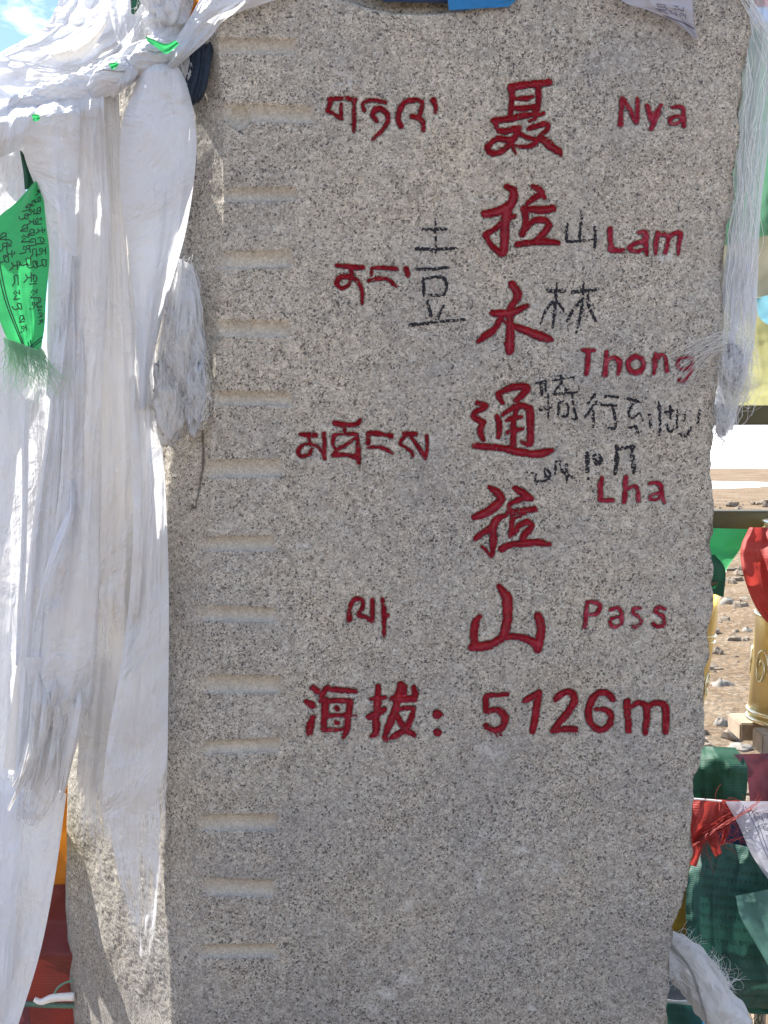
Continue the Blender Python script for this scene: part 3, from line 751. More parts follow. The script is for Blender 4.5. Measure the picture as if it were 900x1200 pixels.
# ------------------------------------------------------------------ cloth helpers
def sheet(name, L, Rr, mat, y0, folds=4, amp=0.010, seed=0, nu=44, nv=None, parent=None, bulge=0.0, drift=0.6, wrinkle=0.003, ragged=0.0, uvk=1.0, fade=None, crease=0.0028):
    """A hanging cloth between two traced edges; y0: depth behind the slab's face at the stations down the cloth."""
    rs = np.random.RandomState(seed)
    Lp, Rp = np.array(L, float), np.array(Rr, float)
    length = np.abs(np.diff(Lp, axis=0)).sum()
    if nv is None: nv = int(max(24, min(220, length / 3.5)))
    l = catmull(Lp, nv); r = catmull(Rp, nv)
    y0 = np.atleast_1d(np.array(y0, float))
    yd = np.interp(np.linspace(0, 1, nv), np.linspace(0, 1, len(y0)), y0) if len(y0) > 1 else np.full(nv, y0[0])
    u = np.linspace(0, 1, nu)[None, :]; v = np.linspace(0, 1, nv)[:, None]
    if ragged:
        pass
    px = l[:, :1] + (r[:, :1] - l[:, :1]) * u; py = l[:, 1:2] + (r[:, 1:2] - l[:, 1:2]) * u
    if ragged:
        py = py + (v ** 10) * ragged * N0(u * 9 + seed, v * 0 + seed) * 2
    d = np.zeros((nv, nu))
    for k_ in range(folds):
        f = 0.7 + k_ * rs.uniform(0.7, 1.1); ph = rs.uniform(0, 6.28); a = 1.0 / (1 + 0.45 * k_)
        dr = rs.uniform(-drift, drift)
        ph_v = ph + dr * 6 * v + 1.2 * N1(v * 3 + seed, v * 0 + k_)
        sgn = np.sin(2 * math.pi * f * u + ph_v)
        d += a * np.sign(sgn) * np.abs(sgn) ** 0.8 * (0.7 + 0.8 * N2(v * 4 + seed, u * 1.2 + k_))
    s = length * S(yd[0])
    d = d * amp / max(1, math.sqrt(folds))
    wm = np.hypot(*(r - l).mean(0)) * S(yd[0])
    d += wrinkle * 2 * N0(u * wm * 30 + seed, v * s * 16) + wrinkle * 1.1 * N3(u * wm * 70 + seed, v * s * 45)
    rd = np.clip(1 - np.abs(N2(u * wm * 55 + seed, v * s * 4.5 + 0.8 * u)) * 5, 0, 1) ** 2
    rd2 = np.clip(1 - np.abs(N1(u * wm * 24 + seed + v * 2, v * s * 15)) * 7, 0, 1) ** 2
    d -= crease * (rd + 0.6 * rd2)
    d += bulge * (np.abs(2 * u - 1) ** 2.5)
    W = P(px, py, yd[:, None] + d)
    uvc = np.stack([np.repeat(u, nv, 0) * wm * uvk + seed * 0.37, np.repeat(v, nu, 1) * s * uvk + seed * 0.61], -1).reshape(-1, 2)
    at = None
    if fade is not None:
        fv = np.clip((v - fade[0]) / max(1e-3, fade[1] - fade[0]), 0, 1.25) * (1 + 0.5 * N0(u * 7 + seed, v * 4)) + np.clip(np.abs(2 * u - 1) - 0.75, 0, 1) * 1.2 * np.clip((v - fade[0]) * 4, 0, 1)
        at = {'fade': fv.ravel()}
    o = mesh_obj(name, W.reshape(-1, 3), grid_faces(nv, nu)[:, ::-1], mat, parent, True, uv=uvc, attrs=at)
    return o, W

def tube_arrays(path, rad, ns=8):
    path = np.asarray(path, float); n = len(path)
    tg = np.gradient(path, axis=0); tg /= np.linalg.norm(tg, axis=1)[:, None] + 1e-9
    up = np.tile([0.13, 0.97, 0.2], (n, 1)); a = np.cross(tg, up); a /= np.linalg.norm(a, axis=1)[:, None] + 1e-9
    b_ = np.cross(tg, a)
    th = np.linspace(0, 2 * math.pi, ns, endpoint=False)
    rad = np.broadcast_to(np.asarray(rad, float), (n,))
    return a, b_, th, rad
def tube(name, path, rad, mat, parent=None, ns=10, rough=0.0, seed=0, twist=0.0, lobes=0, lobe=0.0, kr=20):
    a, b_, th, rad = tube_arrays(path, rad, ns)
    n = len(path)
    TH = th[None, :] + twist * np.linspace(0, 1, n)[:, None]
    s = np.concatenate([[0], np.cumsum(np.linalg.norm(np.diff(path, axis=0), axis=1))])
    rr = rad[:, None] * (1 + rough * 2 * N0(th[None, :] * 1.6 + seed, s[:, None] * kr) + rough * 1.2 * N1(th[None, :] * 5 + seed, s[:, None] * kr * 2.5))
    if lobes: rr = rr * (1 + lobe * np.abs(np.sin(TH * lobes * 0.5)))
    V = path[:, None, :] + rr[..., None] * (np.cos(TH)[..., None] * a[:, None, :] + np.sin(TH)[..., None] * b_[:, None, :])
    verts = np.vstack([V.reshape(-1, 3), path[:1], path[-1:]])
    f = grid_faces(n, ns, closed=True)
    i = np.arange(ns); j = (i + 1) % ns
    c1 = np.stack([j, i, np.full(ns, n * ns)], -1); c2 = np.stack([(n - 1) * ns + i, (n - 1) * ns + j, np.full(ns, n * ns + 1)], -1)
    uvv = np.stack([np.repeat(TH * rad.mean(), 1, 0), np.repeat(s[:, None], ns, 1)], -1).reshape(-1, 2)
    uvv = np.vstack([uvv, [[0, 0], [0, 0]]]) + seed * 0.3
    return mesh_obj(name, verts, [f, c1, c2], mat, parent, True, uv=uvv)
def strands(name, curves, rad, mat, parent=None):
    """many thin threads joined in one part: three-sided tapered tubes"""
    VV, FF, UU = [], [], []; base = 0
    for path in curves:
        path = np.asarray(path, float); n = len(path)
        r = np.linspace(1, 0.35, n) * rad
        a, b_, th, rad_ = tube_arrays(path, r, 3)
        V = path[:, None, :] + rad_[:, None, None] * (np.cos(th)[None, :, None] * a[:, None, :] + np.sin(th)[None, :, None] * b_[:, None, :])
        VV.append(V.reshape(-1, 3)); FF.append(grid_faces(n, 3, closed=True) + base); base += n * 3
        UU.append(np.zeros((n * 3, 2)) + random.random())
    return mesh_obj(name, np.vstack(VV), np.vstack(FF), mat, parent, True, uv=np.vstack(UU))
def fringe(name, a, b_, y, n, length, mat, parent=None, dirn=(0, 1), spread=0.35, curl=8, rad=0.0006, seed=0):
    """threads hanging off the edge a-b (photo px), running dirn"""
    rs = np.random.RandomState(seed); cs = []
    for i in range(n):
        t = rs.rand(); x = a[0] + (b_[0] - a[0]) * t; yy = a[1] + (b_[1] - a[1]) * t
        ang = math.atan2(dirn[1], dirn[0]) + rs.normal(0, spread); Ln = length * rs.uniform(0.35, 1.1); k_ = 16
        turn = rs.normal(0, curl * 0.020) ; X_, Y_ = [x], [yy]
        for q_ in range(k_):
            ang += turn + rs.normal(0, 0.10 + curl * 0.006); turn *= 0.97
            X_.append(X_[-1] + math.cos(ang) * Ln / k_); Y_.append(Y_[-1] + math.sin(ang) * Ln / k_)
        cs.append(P(X_, Y_, y + rs.uniform(-.006, .012) + rs.normal(0, 0.010) * np.linspace(0, 1, k_ + 1)))
    o = strands(name, cs, rad, mat, parent)
    o['kind'] = 'stuff'
    return o
def zip_(xs, y): return [(a, b) for a, b in zip(xs, y)]

SG = 'white ceremonial scarves tied left of the stele'
def scarf(label, L, Rr, y0, mat='silk', fr=None, group=SG, cat='scarf', name='ceremonial_scarf', **kw):
    o, W = sheet(name, L, Rr, M[mat], y0, **kw)
    tag(o, label, cat, group)
    if fr:
        fringe('fringe', *fr, parent=o)
    return o, W

# ------------------------------------------------------------------ scarves at the left
# far-left upper sheet
scarf('pale satin scarf at the far left edge, behind the green printed flag', [(-60, 120), (-60, 300), (-60, 500), (-60, 700)], [(30, 120), (30, 210), (38, 330), (46, 480)][:4], [0.10, 0.12, 0.14, 0.12], folds=5, amp=0.016, seed=3)
# long left hanging scarves, back to front
scarf('broad white scarf hanging lowest down the left edge of the picture, smooth and straight', [(-70, 400), (-70, 600), (-70, 800), (-70, 1000), (-70, 1230)], [(60, 400), (80, 560), (86, 720), (80, 880), (74, 945)][:5], [0.16, 0.15, 0.13, 0.12, 0.12], folds=6, amp=0.016, seed=5, nu=60)
scarf('white satin scarf end with a clean straight right edge beside the orange cloth', [(-55, 900), (-55, 1000), (-60, 1100), (-65, 1230)], [(78, 930), (64, 1030), (46, 1120), (17, 1215)], [0.09, 0.08, 0.07, 0.06], folds=3, amp=0.008, seed=11, bulge=0.004)
scarf('narrow inner fold of white scarf left of the satin end at the bottom', [(-60, 930), (-60, 1010), (-60, 1100), (-60, 1220)], [(28, 930), (22, 1010), (17, 1100), (8, 1220)], [0.06, 0.05, 0.05, 0.05], folds=4, amp=0.010, seed=12)
scarf('crumpled white scarf hanging under the left knot, beside the green printed flag', [(50, 112), (30, 134), (28, 180), (48, 240), (56, 310), (55, 400), (58, 480), (40, 600), (30, 700), (20, 850), (14, 960)],
      [(88, 98), (98, 126), (96, 180), (92, 260), (88, 330), (86, 420), (80, 500), (80, 600), (78, 700), (60, 850), (46, 960)], [0.035, -0.035, -0.01, 0.0, 0.01, 0.03, 0.05, 0.06, 0.06, 0.07], folds=4, amp=0.016, seed=21, nu=56, bulge=0.02)
scarf('cream scarf between the crumpled scarf and the middle scarf, thin and pleated', [(80, 104), (72, 180), (78, 300), (74, 420), (60, 520), (38, 640), (22, 760), (4, 900)],
      [(112, 96), (106, 180), (110, 300), (106, 420), (98, 560), (90, 680), (84, 800), (70, 915)], [0.05, 0.05, 0.055, 0.06, 0.07, 0.08], mat='silk_cream', folds=5, amp=0.012, seed=22, nu=56)
scarf('long white scarf with two sharp vertical pleats, hanging fourth from the left', [(100, 94), (90, 126), (92, 180), (90, 260), (84, 380), (73, 480), (66, 600), (56, 700), (44, 800), (34, 860)],
      [(124, 84), (122, 116), (124, 180), (130, 280), (126, 400), (121, 500), (119, 600), (116, 700), (112, 780), (102, 860)], [0.03, -0.03, -0.01, 0.00, 0.01, 0.02, 0.02, 0.03, 0.04], mat='silk_worn', folds=3, amp=0.014, seed=23, nu=56, bulge=0.018, fade=(0.93, 1.0))
# knotted loopy fringe bundle under it
cs = []; rs = np.random.RandomState(77)
for i in range(170):
    x0 = rs.uniform(40, 94); y0_ = 812 + rs.uniform(-8, 10) ; ts = np.linspace(0, 1, 14); Ln = rs.uniform(90, 150)
    xx = x0 + (-26 * ts ** 1.3) * rs.uniform(0.6, 1.3) + 4.5 * np.sin(ts * rs.uniform(4, 9) + rs.uniform(0, 6)) ; yy = y0_ + Ln * ts
    cs.append(P(xx, yy, 0.03 + rs.uniform(-0.015, 0.02) + 0.01 * np.sin(ts * 5 + i)))
FRB = cs
lo, _ = scarf('white scarf gathered into a loose fringed tassel above the satin scarf end', [(30, 770), (34, 830), (26, 880), (18, 930), (16, 960)], [(104, 770), (100, 830), (84, 890), (66, 940), (46, 972)], [0.05, 0.055, 0.045, 0.05], mat='silk_worn', folds=7, amp=0.012, seed=31, nu=70, fade=(0.3, 1.3))
rs = np.random.RandomState(78)
for i in range(10):
    t = i / 9; x0 = 42 + 52 * t; w_ = rs.uniform(3, 6.5); ln = rs.uniform(105, 150); sh_ = rs.uniform(14, 30); ph_ = rs.uniform(0, 6)
    q_ = np.linspace(0, 1, 8)
    cx_ = x0 - sh_ * q_ ** 1.4 + 2.5 * np.sin(q_ * 6 + ph_); cy_ = 788 + rs.uniform(-10, 26) + ln * q_; hw_ = w_ * (0.7 + 0.5 * np.sin(q_ * 3.1)) * (1 - 0.5 * q_ ** 4)
    cx_[-1] += rs.uniform(-8, 3)
    sheet('tassel_strip', list(zip(cx_ - hw_, cy_)), list(zip(cx_ + hw_, cy_ + rs.uniform(-2, 3))), M['silk_cream'], [0.052, 0.030 + rs.uniform(-.01, .01), 0.026 + rs.uniform(-.012, .012), 0.026, 0.028], folds=2, amp=0.004, seed=i, nu=12, nv=60, parent=lo, bulge=0.004, wrinkle=0.0015)
scarf('white scarf ending in frayed threads beside the long pleated scarf', [(118, 92), (118, 130), (122, 200), (122, 300), (119, 420), (119, 560), (117, 650), (116, 700), (118, 790)],
      [(140, 82), (140, 130), (146, 210), (150, 300), (158, 400), (160, 500), (162, 600), (160, 700), (156, 790)], [0.02, 0.005, 0.00, -0.005, 0.01, 0.02], mat='cream_worn', folds=3, amp=0.012, seed=24, bulge=0.016, fade=(0.82, 1.0),
      )
scarf('big rounded white scarf hanging from the knot nearest the slab', [(178, 56), (166, 80), (154, 112), (142, 150), (141, 220), (150, 290), (157, 350), (160, 410), (163, 480)],
      [(204, 58), (212, 80), (221, 106), (229, 145), (229, 195), (218, 270), (196, 350), (180, 420), (171, 480)], [0.01, -0.045, -0.05, -0.05, -0.045, -0.04, -0.03, -0.02], folds=3, amp=0.010, seed=25, nu=64, bulge=0.035)
scarf('pinkish cream scarf just left of the straight scarf, worn at its lower end', [(104, 540), (108, 640), (106, 720), (100, 800), (92, 880), (86, 960), (84, 1010)],
      [(172, 540), (175, 640), (175, 720), (172, 800), (168, 880), (160, 960), (150, 1010)], [0.05, 0.05, 0.055, 0.06], mat='cream_worn', folds=5, amp=0.012, seed=27, nu=52, fade=(0.55, 1.0))
g1, _ = scarf('straight white scarf closest to the slab, its long lower end worn to see-through gauze', [(150, 300), (158, 400), (160, 500), (158, 600), (152, 700), (140, 790), (126, 870), (120, 940), (128, 1000), (142, 1060), (152, 1118)],
      [(182, 300), (182, 400), (187, 490), (193, 560), (197, 650), (198, 740), (197, 830), (196, 900), (193, 980), (188, 1060), (178, 1122)], [0.02, 0.00, -0.005, -0.01, -0.01, 0.0, 0.01, 0.02, 0.03], mat='silk_worn', folds=3, amp=0.010, seed=26, nu=64, bulge=0.012, fade=(0.50, 1.25))
scarf('torn see-through strip of scarf between the tassel and the straight scarf', [(86, 770), (92, 900), (100, 960), (112, 1010), (120, 1050)], [(150, 770), (152, 900), (150, 960), (148, 1020), (146, 1050)], [0.075, 0.07, 0.07, 0.07], mat='silk_worn', folds=6, amp=0.010, seed=28, nu=50, fade=(-0.3, 1.1))
#fringe('fringe', (125, 900), (190, 900), 0.02, 70, 170, M['thread'], parent=g1, spread=0.03, curl=1, rad=0.0004, seed=5)
#fringe('fringe', (150, 1020), (186, 1030), 0.035, 40, 90, M['thread'], parent=g1, spread=0.03, curl=1, rad=0.0004, seed=6)
scarf('narrow white strip twisting diagonally across the long pleated scarf', [(78, 560), (76, 600), (58, 650), (46, 700), (38, 740)], [(88, 560), (86, 606), (70, 652), (54, 700), (42, 742)], [0.02, 0.005, 0.0, 0.01, 0.03], folds=2, amp=0.004, seed=61, nu=20, bulge=0.004)
scarf('thin white triangle of scarf between the crumpled and the cream scarf', [(72, 340), (64, 400), (56, 440), (54, 462)], [(80, 340), (76, 400), (72, 440), (60, 470)], [0.02, 0.01, 0.015], folds=1, amp=0.003, seed=62, nu=18)
scarf('thin cream strip along the left side of the straight scarf', [(150, 440), (153, 520), (156, 620), (152, 700), (146, 780)], [(161, 440), (165, 520), (168, 620), (164, 700), (158, 780)], [0.0, -0.018, -0.022, -0.018, 0.0], mat='silk_cream', folds=1, amp=0.003, seed=63, nu=18, bulge=0.004)
scarf('thin bright strip hanging just inside the left edge of the picture', [(22, 470), (26, 560), (24, 650), (20, 720), (18, 780)], [(34, 470), (33, 560), (31, 650), (28, 720), (22, 780)], [0.05, 0.04, 0.045, 0.06], folds=1, amp=0.003, seed=64, nu=18, bulge=0.004)
scarf('short scarf corner at the far left edge below the green flag', [(-40, 360), (-40, 480), (-40, 600), (-30, 680)], [(34, 360), (24, 480), (14, 600), (-4, 680)], [0.085, 0.07, 0.06], folds=3, amp=0.008, seed=65, nu=30, bulge=0.006)
scarf('pleated white scarf with a loose hem overlapping the cream scarf', [(78, 300), (76, 420), (72, 540), (62, 640), (50, 720)], [(96, 300), (100, 420), (98, 540), (94, 640), (88, 716)], [0.015, 0.01, 0.01, 0.015, 0.03], mat='silk_worn', folds=3, amp=0.008, seed=66, nu=36, bulge=0.008, fade=(0.93, 1.05))
scarf('crumpled sheer gauze wrapped round the frayed tangle at the slab arris', [(204, 300), (190, 350), (178, 420), (172, 475), (184, 522)], [(228, 312), (241, 365), (246, 425), (242, 480), (216, 526)], [-0.008, -0.020, -0.020, -0.018, -0.008], mat='silk_worn', folds=5, amp=0.010, seed=67, nu=60, bulge=0.03, wrinkle=0.005, crease=0.004, fade=(-0.55, 1.25))
# sash crossing the top of the slab
scarf('white sash rising from the knot across the top left of the slab', [(184, 84), (194, 66), (210, 40), (226, 14), (245, -22), (262, -50)],
      [(205, 80), (226, 62), (246, 44), (268, 20), (310, 4), (350, -8)], [-0.03, -0.035, -0.03, -0.03, -0.03], folds=4, amp=0.010, seed=41, nu=48, bulge=0.01)
# thick rope of twisted scarves along the top left
def pxpath(pts, n):
    a = catmull(np.array(pts, float), n); return P(a[:, 0], a[:, 1], a[:, 2]), a
pth, _ = pxpath([(-80, 178, 0.06), (-10, 150, 0.04), (40, 128, 0.03), (80, 108, 0.02), (128, 92, 0.02), (168, 68, 0.0), (205, 48, 0.03), (235, 10, 0.08), (250, -50, 0.12)], 140)
rope = tube('scarf_rope', pth, np.interp(np.linspace(0, 1, 140), [0, .3, .5, .62, .75, 1], [0.024, 0.023, 0.019, 0.021, 0.024, 0.03]), M['silk'], None, 72, 0.20, 2, twist=14, lobes=15, lobe=0.16, kr=16)
tag(rope, 'thick twisted rope of white scarves carrying the hanging ones, upper left', 'rope of scarves')
for (x, y, r, lab) in ((178, 70, 0.019, 'smooth white knot at the top of the big rounded scarf'), (134, 92, 0.016, 'creased white knot halfway along the scarf rope')):
    pk, _ = pxpath([(x - 22, y + 16, 0.0), (x - 8, y + 2, -0.015), (x + 8, y - 4, -0.015), (x + 20, y - 10, 0.0)], 30)
    tag(tube('scarf_knot', pk, r * (0.75 + 0.35 * np.sin(np.linspace(0, math.pi, 30))), M['silk'], None, 80, 0.16, int(x), twist=2.5, lobes=23, lobe=0.16, kr=22), lab, 'knot', 'knots on the scarf rope')
scarf('short scarf fold wrapped over the rope between the two knots', [(128, 66), (124, 86), (126, 104), (132, 116)], [(168, 52), (166, 74), (158, 92), (150, 100)], [0.03, -0.03, -0.035, -0.02], folds=3, amp=0.006, seed=42, nu=44, bulge=0.01)
scarf('crinkled scarf fold wrapped over the rope at its far left', [(-20, 128), (-22, 150), (-18, 172), (-14, 190)], [(46, 108), (44, 132), (34, 152), (22, 176)], [0.03, -0.03, -0.03, -0.01], folds=5, amp=0.010, seed=43, nu=60, bulge=0.01)
# sunlit heap behind the rope, top left
scarf('sunlit white scarf piled at the top left corner against the sky', [(78, -20), (58, 24), (40, 40), (6, 58), (-30, 84), (-60, 120)], [(220, -20), (190, 30), (150, 60), (110, 90), (40, 120), (-30, 150)], [0.20, 0.20, 0.20, 0.18], folds=9, amp=0.030, seed=51, nu=110, nv=120, wrinkle=0.016)
scarf('folded white scarf pocket with a shaded pink lining, top left', [(46, 56), (70, 50), (95, 38), (116, 26), (122, 22)], [(70, 73), (84, 72), (104, 62), (117, 44), (124, 30)], [0.10, 0.09, 0.09, 0.10], folds=1, amp=0.004, seed=52, wrinkle=0.002, mat='silk_cream', bulge=-0.03)
scarf('frothy lace-like white scarf lying along the rope, left edge', [(-40, 60), (20, 68), (70, 78), (120, 66), (150, 40), (170, 10)], [(-40, 175), (20, 132), (60, 112), (98, 98), (140, 72), (172, 48)], [0.09, 0.08, 0.07, 0.07, 0.08], folds=8, amp=0.014, seed=53, nu=80, nv=120, wrinkle=0.014)
scarf('bright white scarf tail lying over the rope at the far left', [(-60, 90), (-10, 96), (30, 104), (60, 104)], [(-60, 190), (-10, 168), (28, 146), (60, 118)], [0.02, 0.02, 0.02], folds=5, amp=0.014, seed=54, wrinkle=0.012)
scarf('white scarf rising steeply behind the fuzzy ball, top edge', [(120, -30), (126, 0), (132, 30), (140, 56)], [(172, -30), (168, 0), (166, 30), (160, 56)], [0.12, 0.11, 0.10], folds=5, amp=0.02, seed=55, wrinkle=0.012)

# fuzzy masses
def fluff(name, label, cx, cy, rx, ry, y, ry_d, n, seed, mat='fluff', rad=0.0003, strand_len=46, core=0.8):
    rs = np.random.RandomState(seed); n = int(n * 1.15)
    nu_, nv_ = 80, 70
    th = np.linspace(0, 2 * math.pi, nu_, endpoint=False)[None, :]; ph = np.linspace(0.02, math.pi - 0.02, nv_)[:, None]
    k_ = core * (1 + 0.6 * N0(np.cos(th) * 2.2 + seed, np.sin(th) * 2.2 + ph * 3) + 0.40 * N1(np.cos(th) * 5, np.sin(th) * 5 + ph * 5 + seed) + 0.22 * N2(np.cos(th) * 13 + ph * 3, np.sin(th) * 13 + ph * 4 + seed))
    sx = S(y)
    c = P(cx, cy, y)
    V = np.stack([c[0] + rx * sx * k_ * np.sin(ph) * np.cos(th), c[1] + ry_d * k_ * np.sin(ph) * np.sin(th), c[2] + ry * sx * k_ * np.cos(ph) * np.ones_like(th)], -1)
    uvv = np.stack([np.repeat(th, nv_, 0) * 0.05, np.repeat(ph, nu_, 1) * 0.08], -1).reshape(-1, 2) + seed
    o = mesh_obj(name, V.reshape(-1, 3), grid_faces(nv_, nu_, closed=True), M[mat], None, True, uv=uvv)
    tag(o, label, 'scarf tangle')
    sc_ = np.array([rx * sx, ry_d, ry * sx])
    k_ = 16
    d0 = rs.normal(0, 1, (n, 3)); d0 /= np.linalg.norm(d0, axis=1)[:, None]
    dr = rs.normal(0, .5, (n, 3)) + np.array([0, 0, -1.0]); dr /= np.linalg.norm(dr, axis=1)[:, None]
    Ln = strand_len * sx * rs.uniform(.5, 1.6, (n, 1)) / k_
    rad0 = np.clip(rs.normal(.78, .22, (n, 1)), .25, 1.35); cur = d0 * sc_ * rad0; cs_ = [c + cur]
    turn = rs.normal(0, .34, (n, 3))
    for q_ in range(k_):
        dr = dr + turn * .5 + rs.normal(0, .10, (n, 3)) + np.array([0, 0, -0.05]); dr /= np.linalg.norm(dr, axis=1)[:, None]
        cur = cur + dr * Ln
        rel_ = cur / sc_; m_ = np.linalg.norm(rel_, axis=1)[:, None]
        tgt = rad0 + 0.0; cur = cur * (1 + (tgt / m_ - 1) * 0.30)
        cs_.append(c + cur)
    cs = list(np.stack(cs_, 1))
    q = strands('fibre', cs, rad, M['thread'], o); q['kind'] = 'stuff'
    return o
fluff('scarf_tangle', 'fuzzy white ball of teased fibres above the green strip, top left', 196, 14, 32, 34, 0.03, 0.04, 700, 5, strand_len=22, core=0.93, mat='silk')
fluff('scarf_tangle', 'frayed white tangle hanging against the left arris of the slab, widest part', 214, 410, 24, 66, -0.005, 0.020, 300, 6, strand_len=70, core=0.84, mat='silk_cream')
fluff('scarf_tangle', 'thin upper wisp of fibres above the frayed tangle at the slab arris', 218, 340, 13, 40, -0.003, 0.012, 170, 16, strand_len=44, core=0.5, mat='silk')
fluff('scarf_tangle', 'cream lower lobe of the frayed tangle, beside the straight scarf', 198, 472, 22, 50, -0.002, 0.02, 220, 7, strand_len=60, core=0.90, mat='silk_cream')
fluff('scarf_tangle', 'right-hand lower lobe of the frayed tangle, touching the slab arris', 228, 452, 14, 54, -0.010, 0.014, 200, 17, strand_len=60, core=0.8, mat='silk')
fluff('scarf_tangle', 'thin frayed tuft under the rim of the blue rope coil', 216, 86, 9, 24, 0.0, 0.012, 40, 8, strand_len=14, core=0.85, mat='silk_cream')

# blue rope coil behind the sash
bc = empty('rope_coil', 'dark blue rope coil tucked behind the white sash at the slab corner', 'rope')
for i in range(6):
    pp, _ = pxpath([(244 - i * 2, 52, 0.02), (240 - i, 74 + i, 0.0), (236 - i * 2, 98 + i * 2, -0.005), (228 - i * 2, 116 + i, 0.0), (219, 112 + 2 * i, 0.02), (212, 92, 0.03)], 30)
    pp[:, 1] += 0.003 * (i % 2); pp[:, 0] -= 0.0062 * i - 0.004; pp[:, 2] -= 0.002 * i
    tube('rope_turn', pp, 0.0048, M['dblue'], bc, 10, 0.1, i, twist=20, lobes=3, lobe=0.25)
scarf('crumpled sheer end of the scarf bunched on the right edge of the slab', [(852, 300), (844, 350), (838, 400), (833, 450), (831, 490), (836, 534)], [(882, 300), (888, 345), (890, 400), (884, 450), (866, 495), (846, 538)], [0.045, 0.02, -0.010, -0.006, 0.0], mat='silk_worn', folds=5, amp=0.010, seed=68, nu=56, bulge=0.025, wrinkle=0.004, crease=0.003, fade=(-0.5, 1.15), group=None)
def scrap(label, L, Rr, y0, mat, cat='cloth scrap', name='cloth_scrap', **kw):
    kw.setdefault('folds', 2); kw.setdefault('amp', 0.004); kw.setdefault('nu', 20)
    o, W = sheet(name, L, Rr, M[mat], y0, **kw); tag(o, label, cat); return o
scrap('green strip under the fuzzy ball on the scarf rope', [(170, 42), (182, 47), (194, 51), (206, 47)], [(173, 49), (184, 56), (195, 63), (210, 52)], -0.055, 'green')
scrap('small green scrap on the rope left of the big rounded scarf', [(127, 74), (132, 73), (138, 73)], [(131, 82), (135, 80), (139, 76)], -0.05, 'green')
scrap('tiny green scrap at the lowest left knot of the rope', [(37, 134), (42, 133), (46, 135)], [(39, 142), (43, 142), (47, 140)], -0.05, 'green')
scrap('dark green scrap behind the fuzzy ball at the top edge', [(152, -12), (153, 4), (154, 16)], [(168, -12), (165, 4), (158, 17)], 0.05, 'dgreen')
scrap('yellow ribbon between the fuzzy ball and the sash', [(228, -10), (226, 6), (221, 22)], [(242, -10), (234, 6), (224, 22)], 0.0, 'orange')

# green printed flag at left
def glyphs():
    # small letter strokes in a unit box (x right, y down)
    g = [
     [[(0, 0), (1, 0)], [(.1, 0), (.05, .45), (.5, .75)], [(.5, .2), (.5, .75)], [(.95, 0), (.95, 1.1)]],
     [[(0, 0), (.9, 0)], [(.4, 0), (.4, .3), (.1, .4), (.05, .65), (.4, .7), (.5, .4), (.8, .5), (.9, 1.2)]],
     [[(0, 0), (1, .05)], [(0, .05), (0, .4)], [(0, .5), (.6, .45), (1, .8)]],
     [[(0, 0), (.5, 0)], [(.3, .1), (.3, .3), (.05, .5), (.3, .75), (.5, .4), (.95, .85)], [(.95, 0), (.95, .9)]],
     [[(.1, 0), (.8, 0)], [(.2, .05), (.1, .4), (.6, .7)], [(.5, .05), (.9, .9)], [(.95, 0), (.95, .8)]],
     [[(.1, .8), (0, .3), (.3, 0), (.7, .1), (.6, .5)], [(.9, 0), (.9, 1)], [(.3, .4), (.5, .5)]],
     [[(0, 0), (.8, 0)], [(.1, .1), (0, .5), (.6, .4), (.8, .1)], [(.6, .4), (.7, 1.0), (.2, 1.3)]],
     [[(.2, -.35), (.6, -.2)], [(0, 0), (.9, 0)], [(.5, 0), (.4, .5), (.1, .6)], [(.5, .4), (.9, .9)]]]
    return g
GL = glyphs()
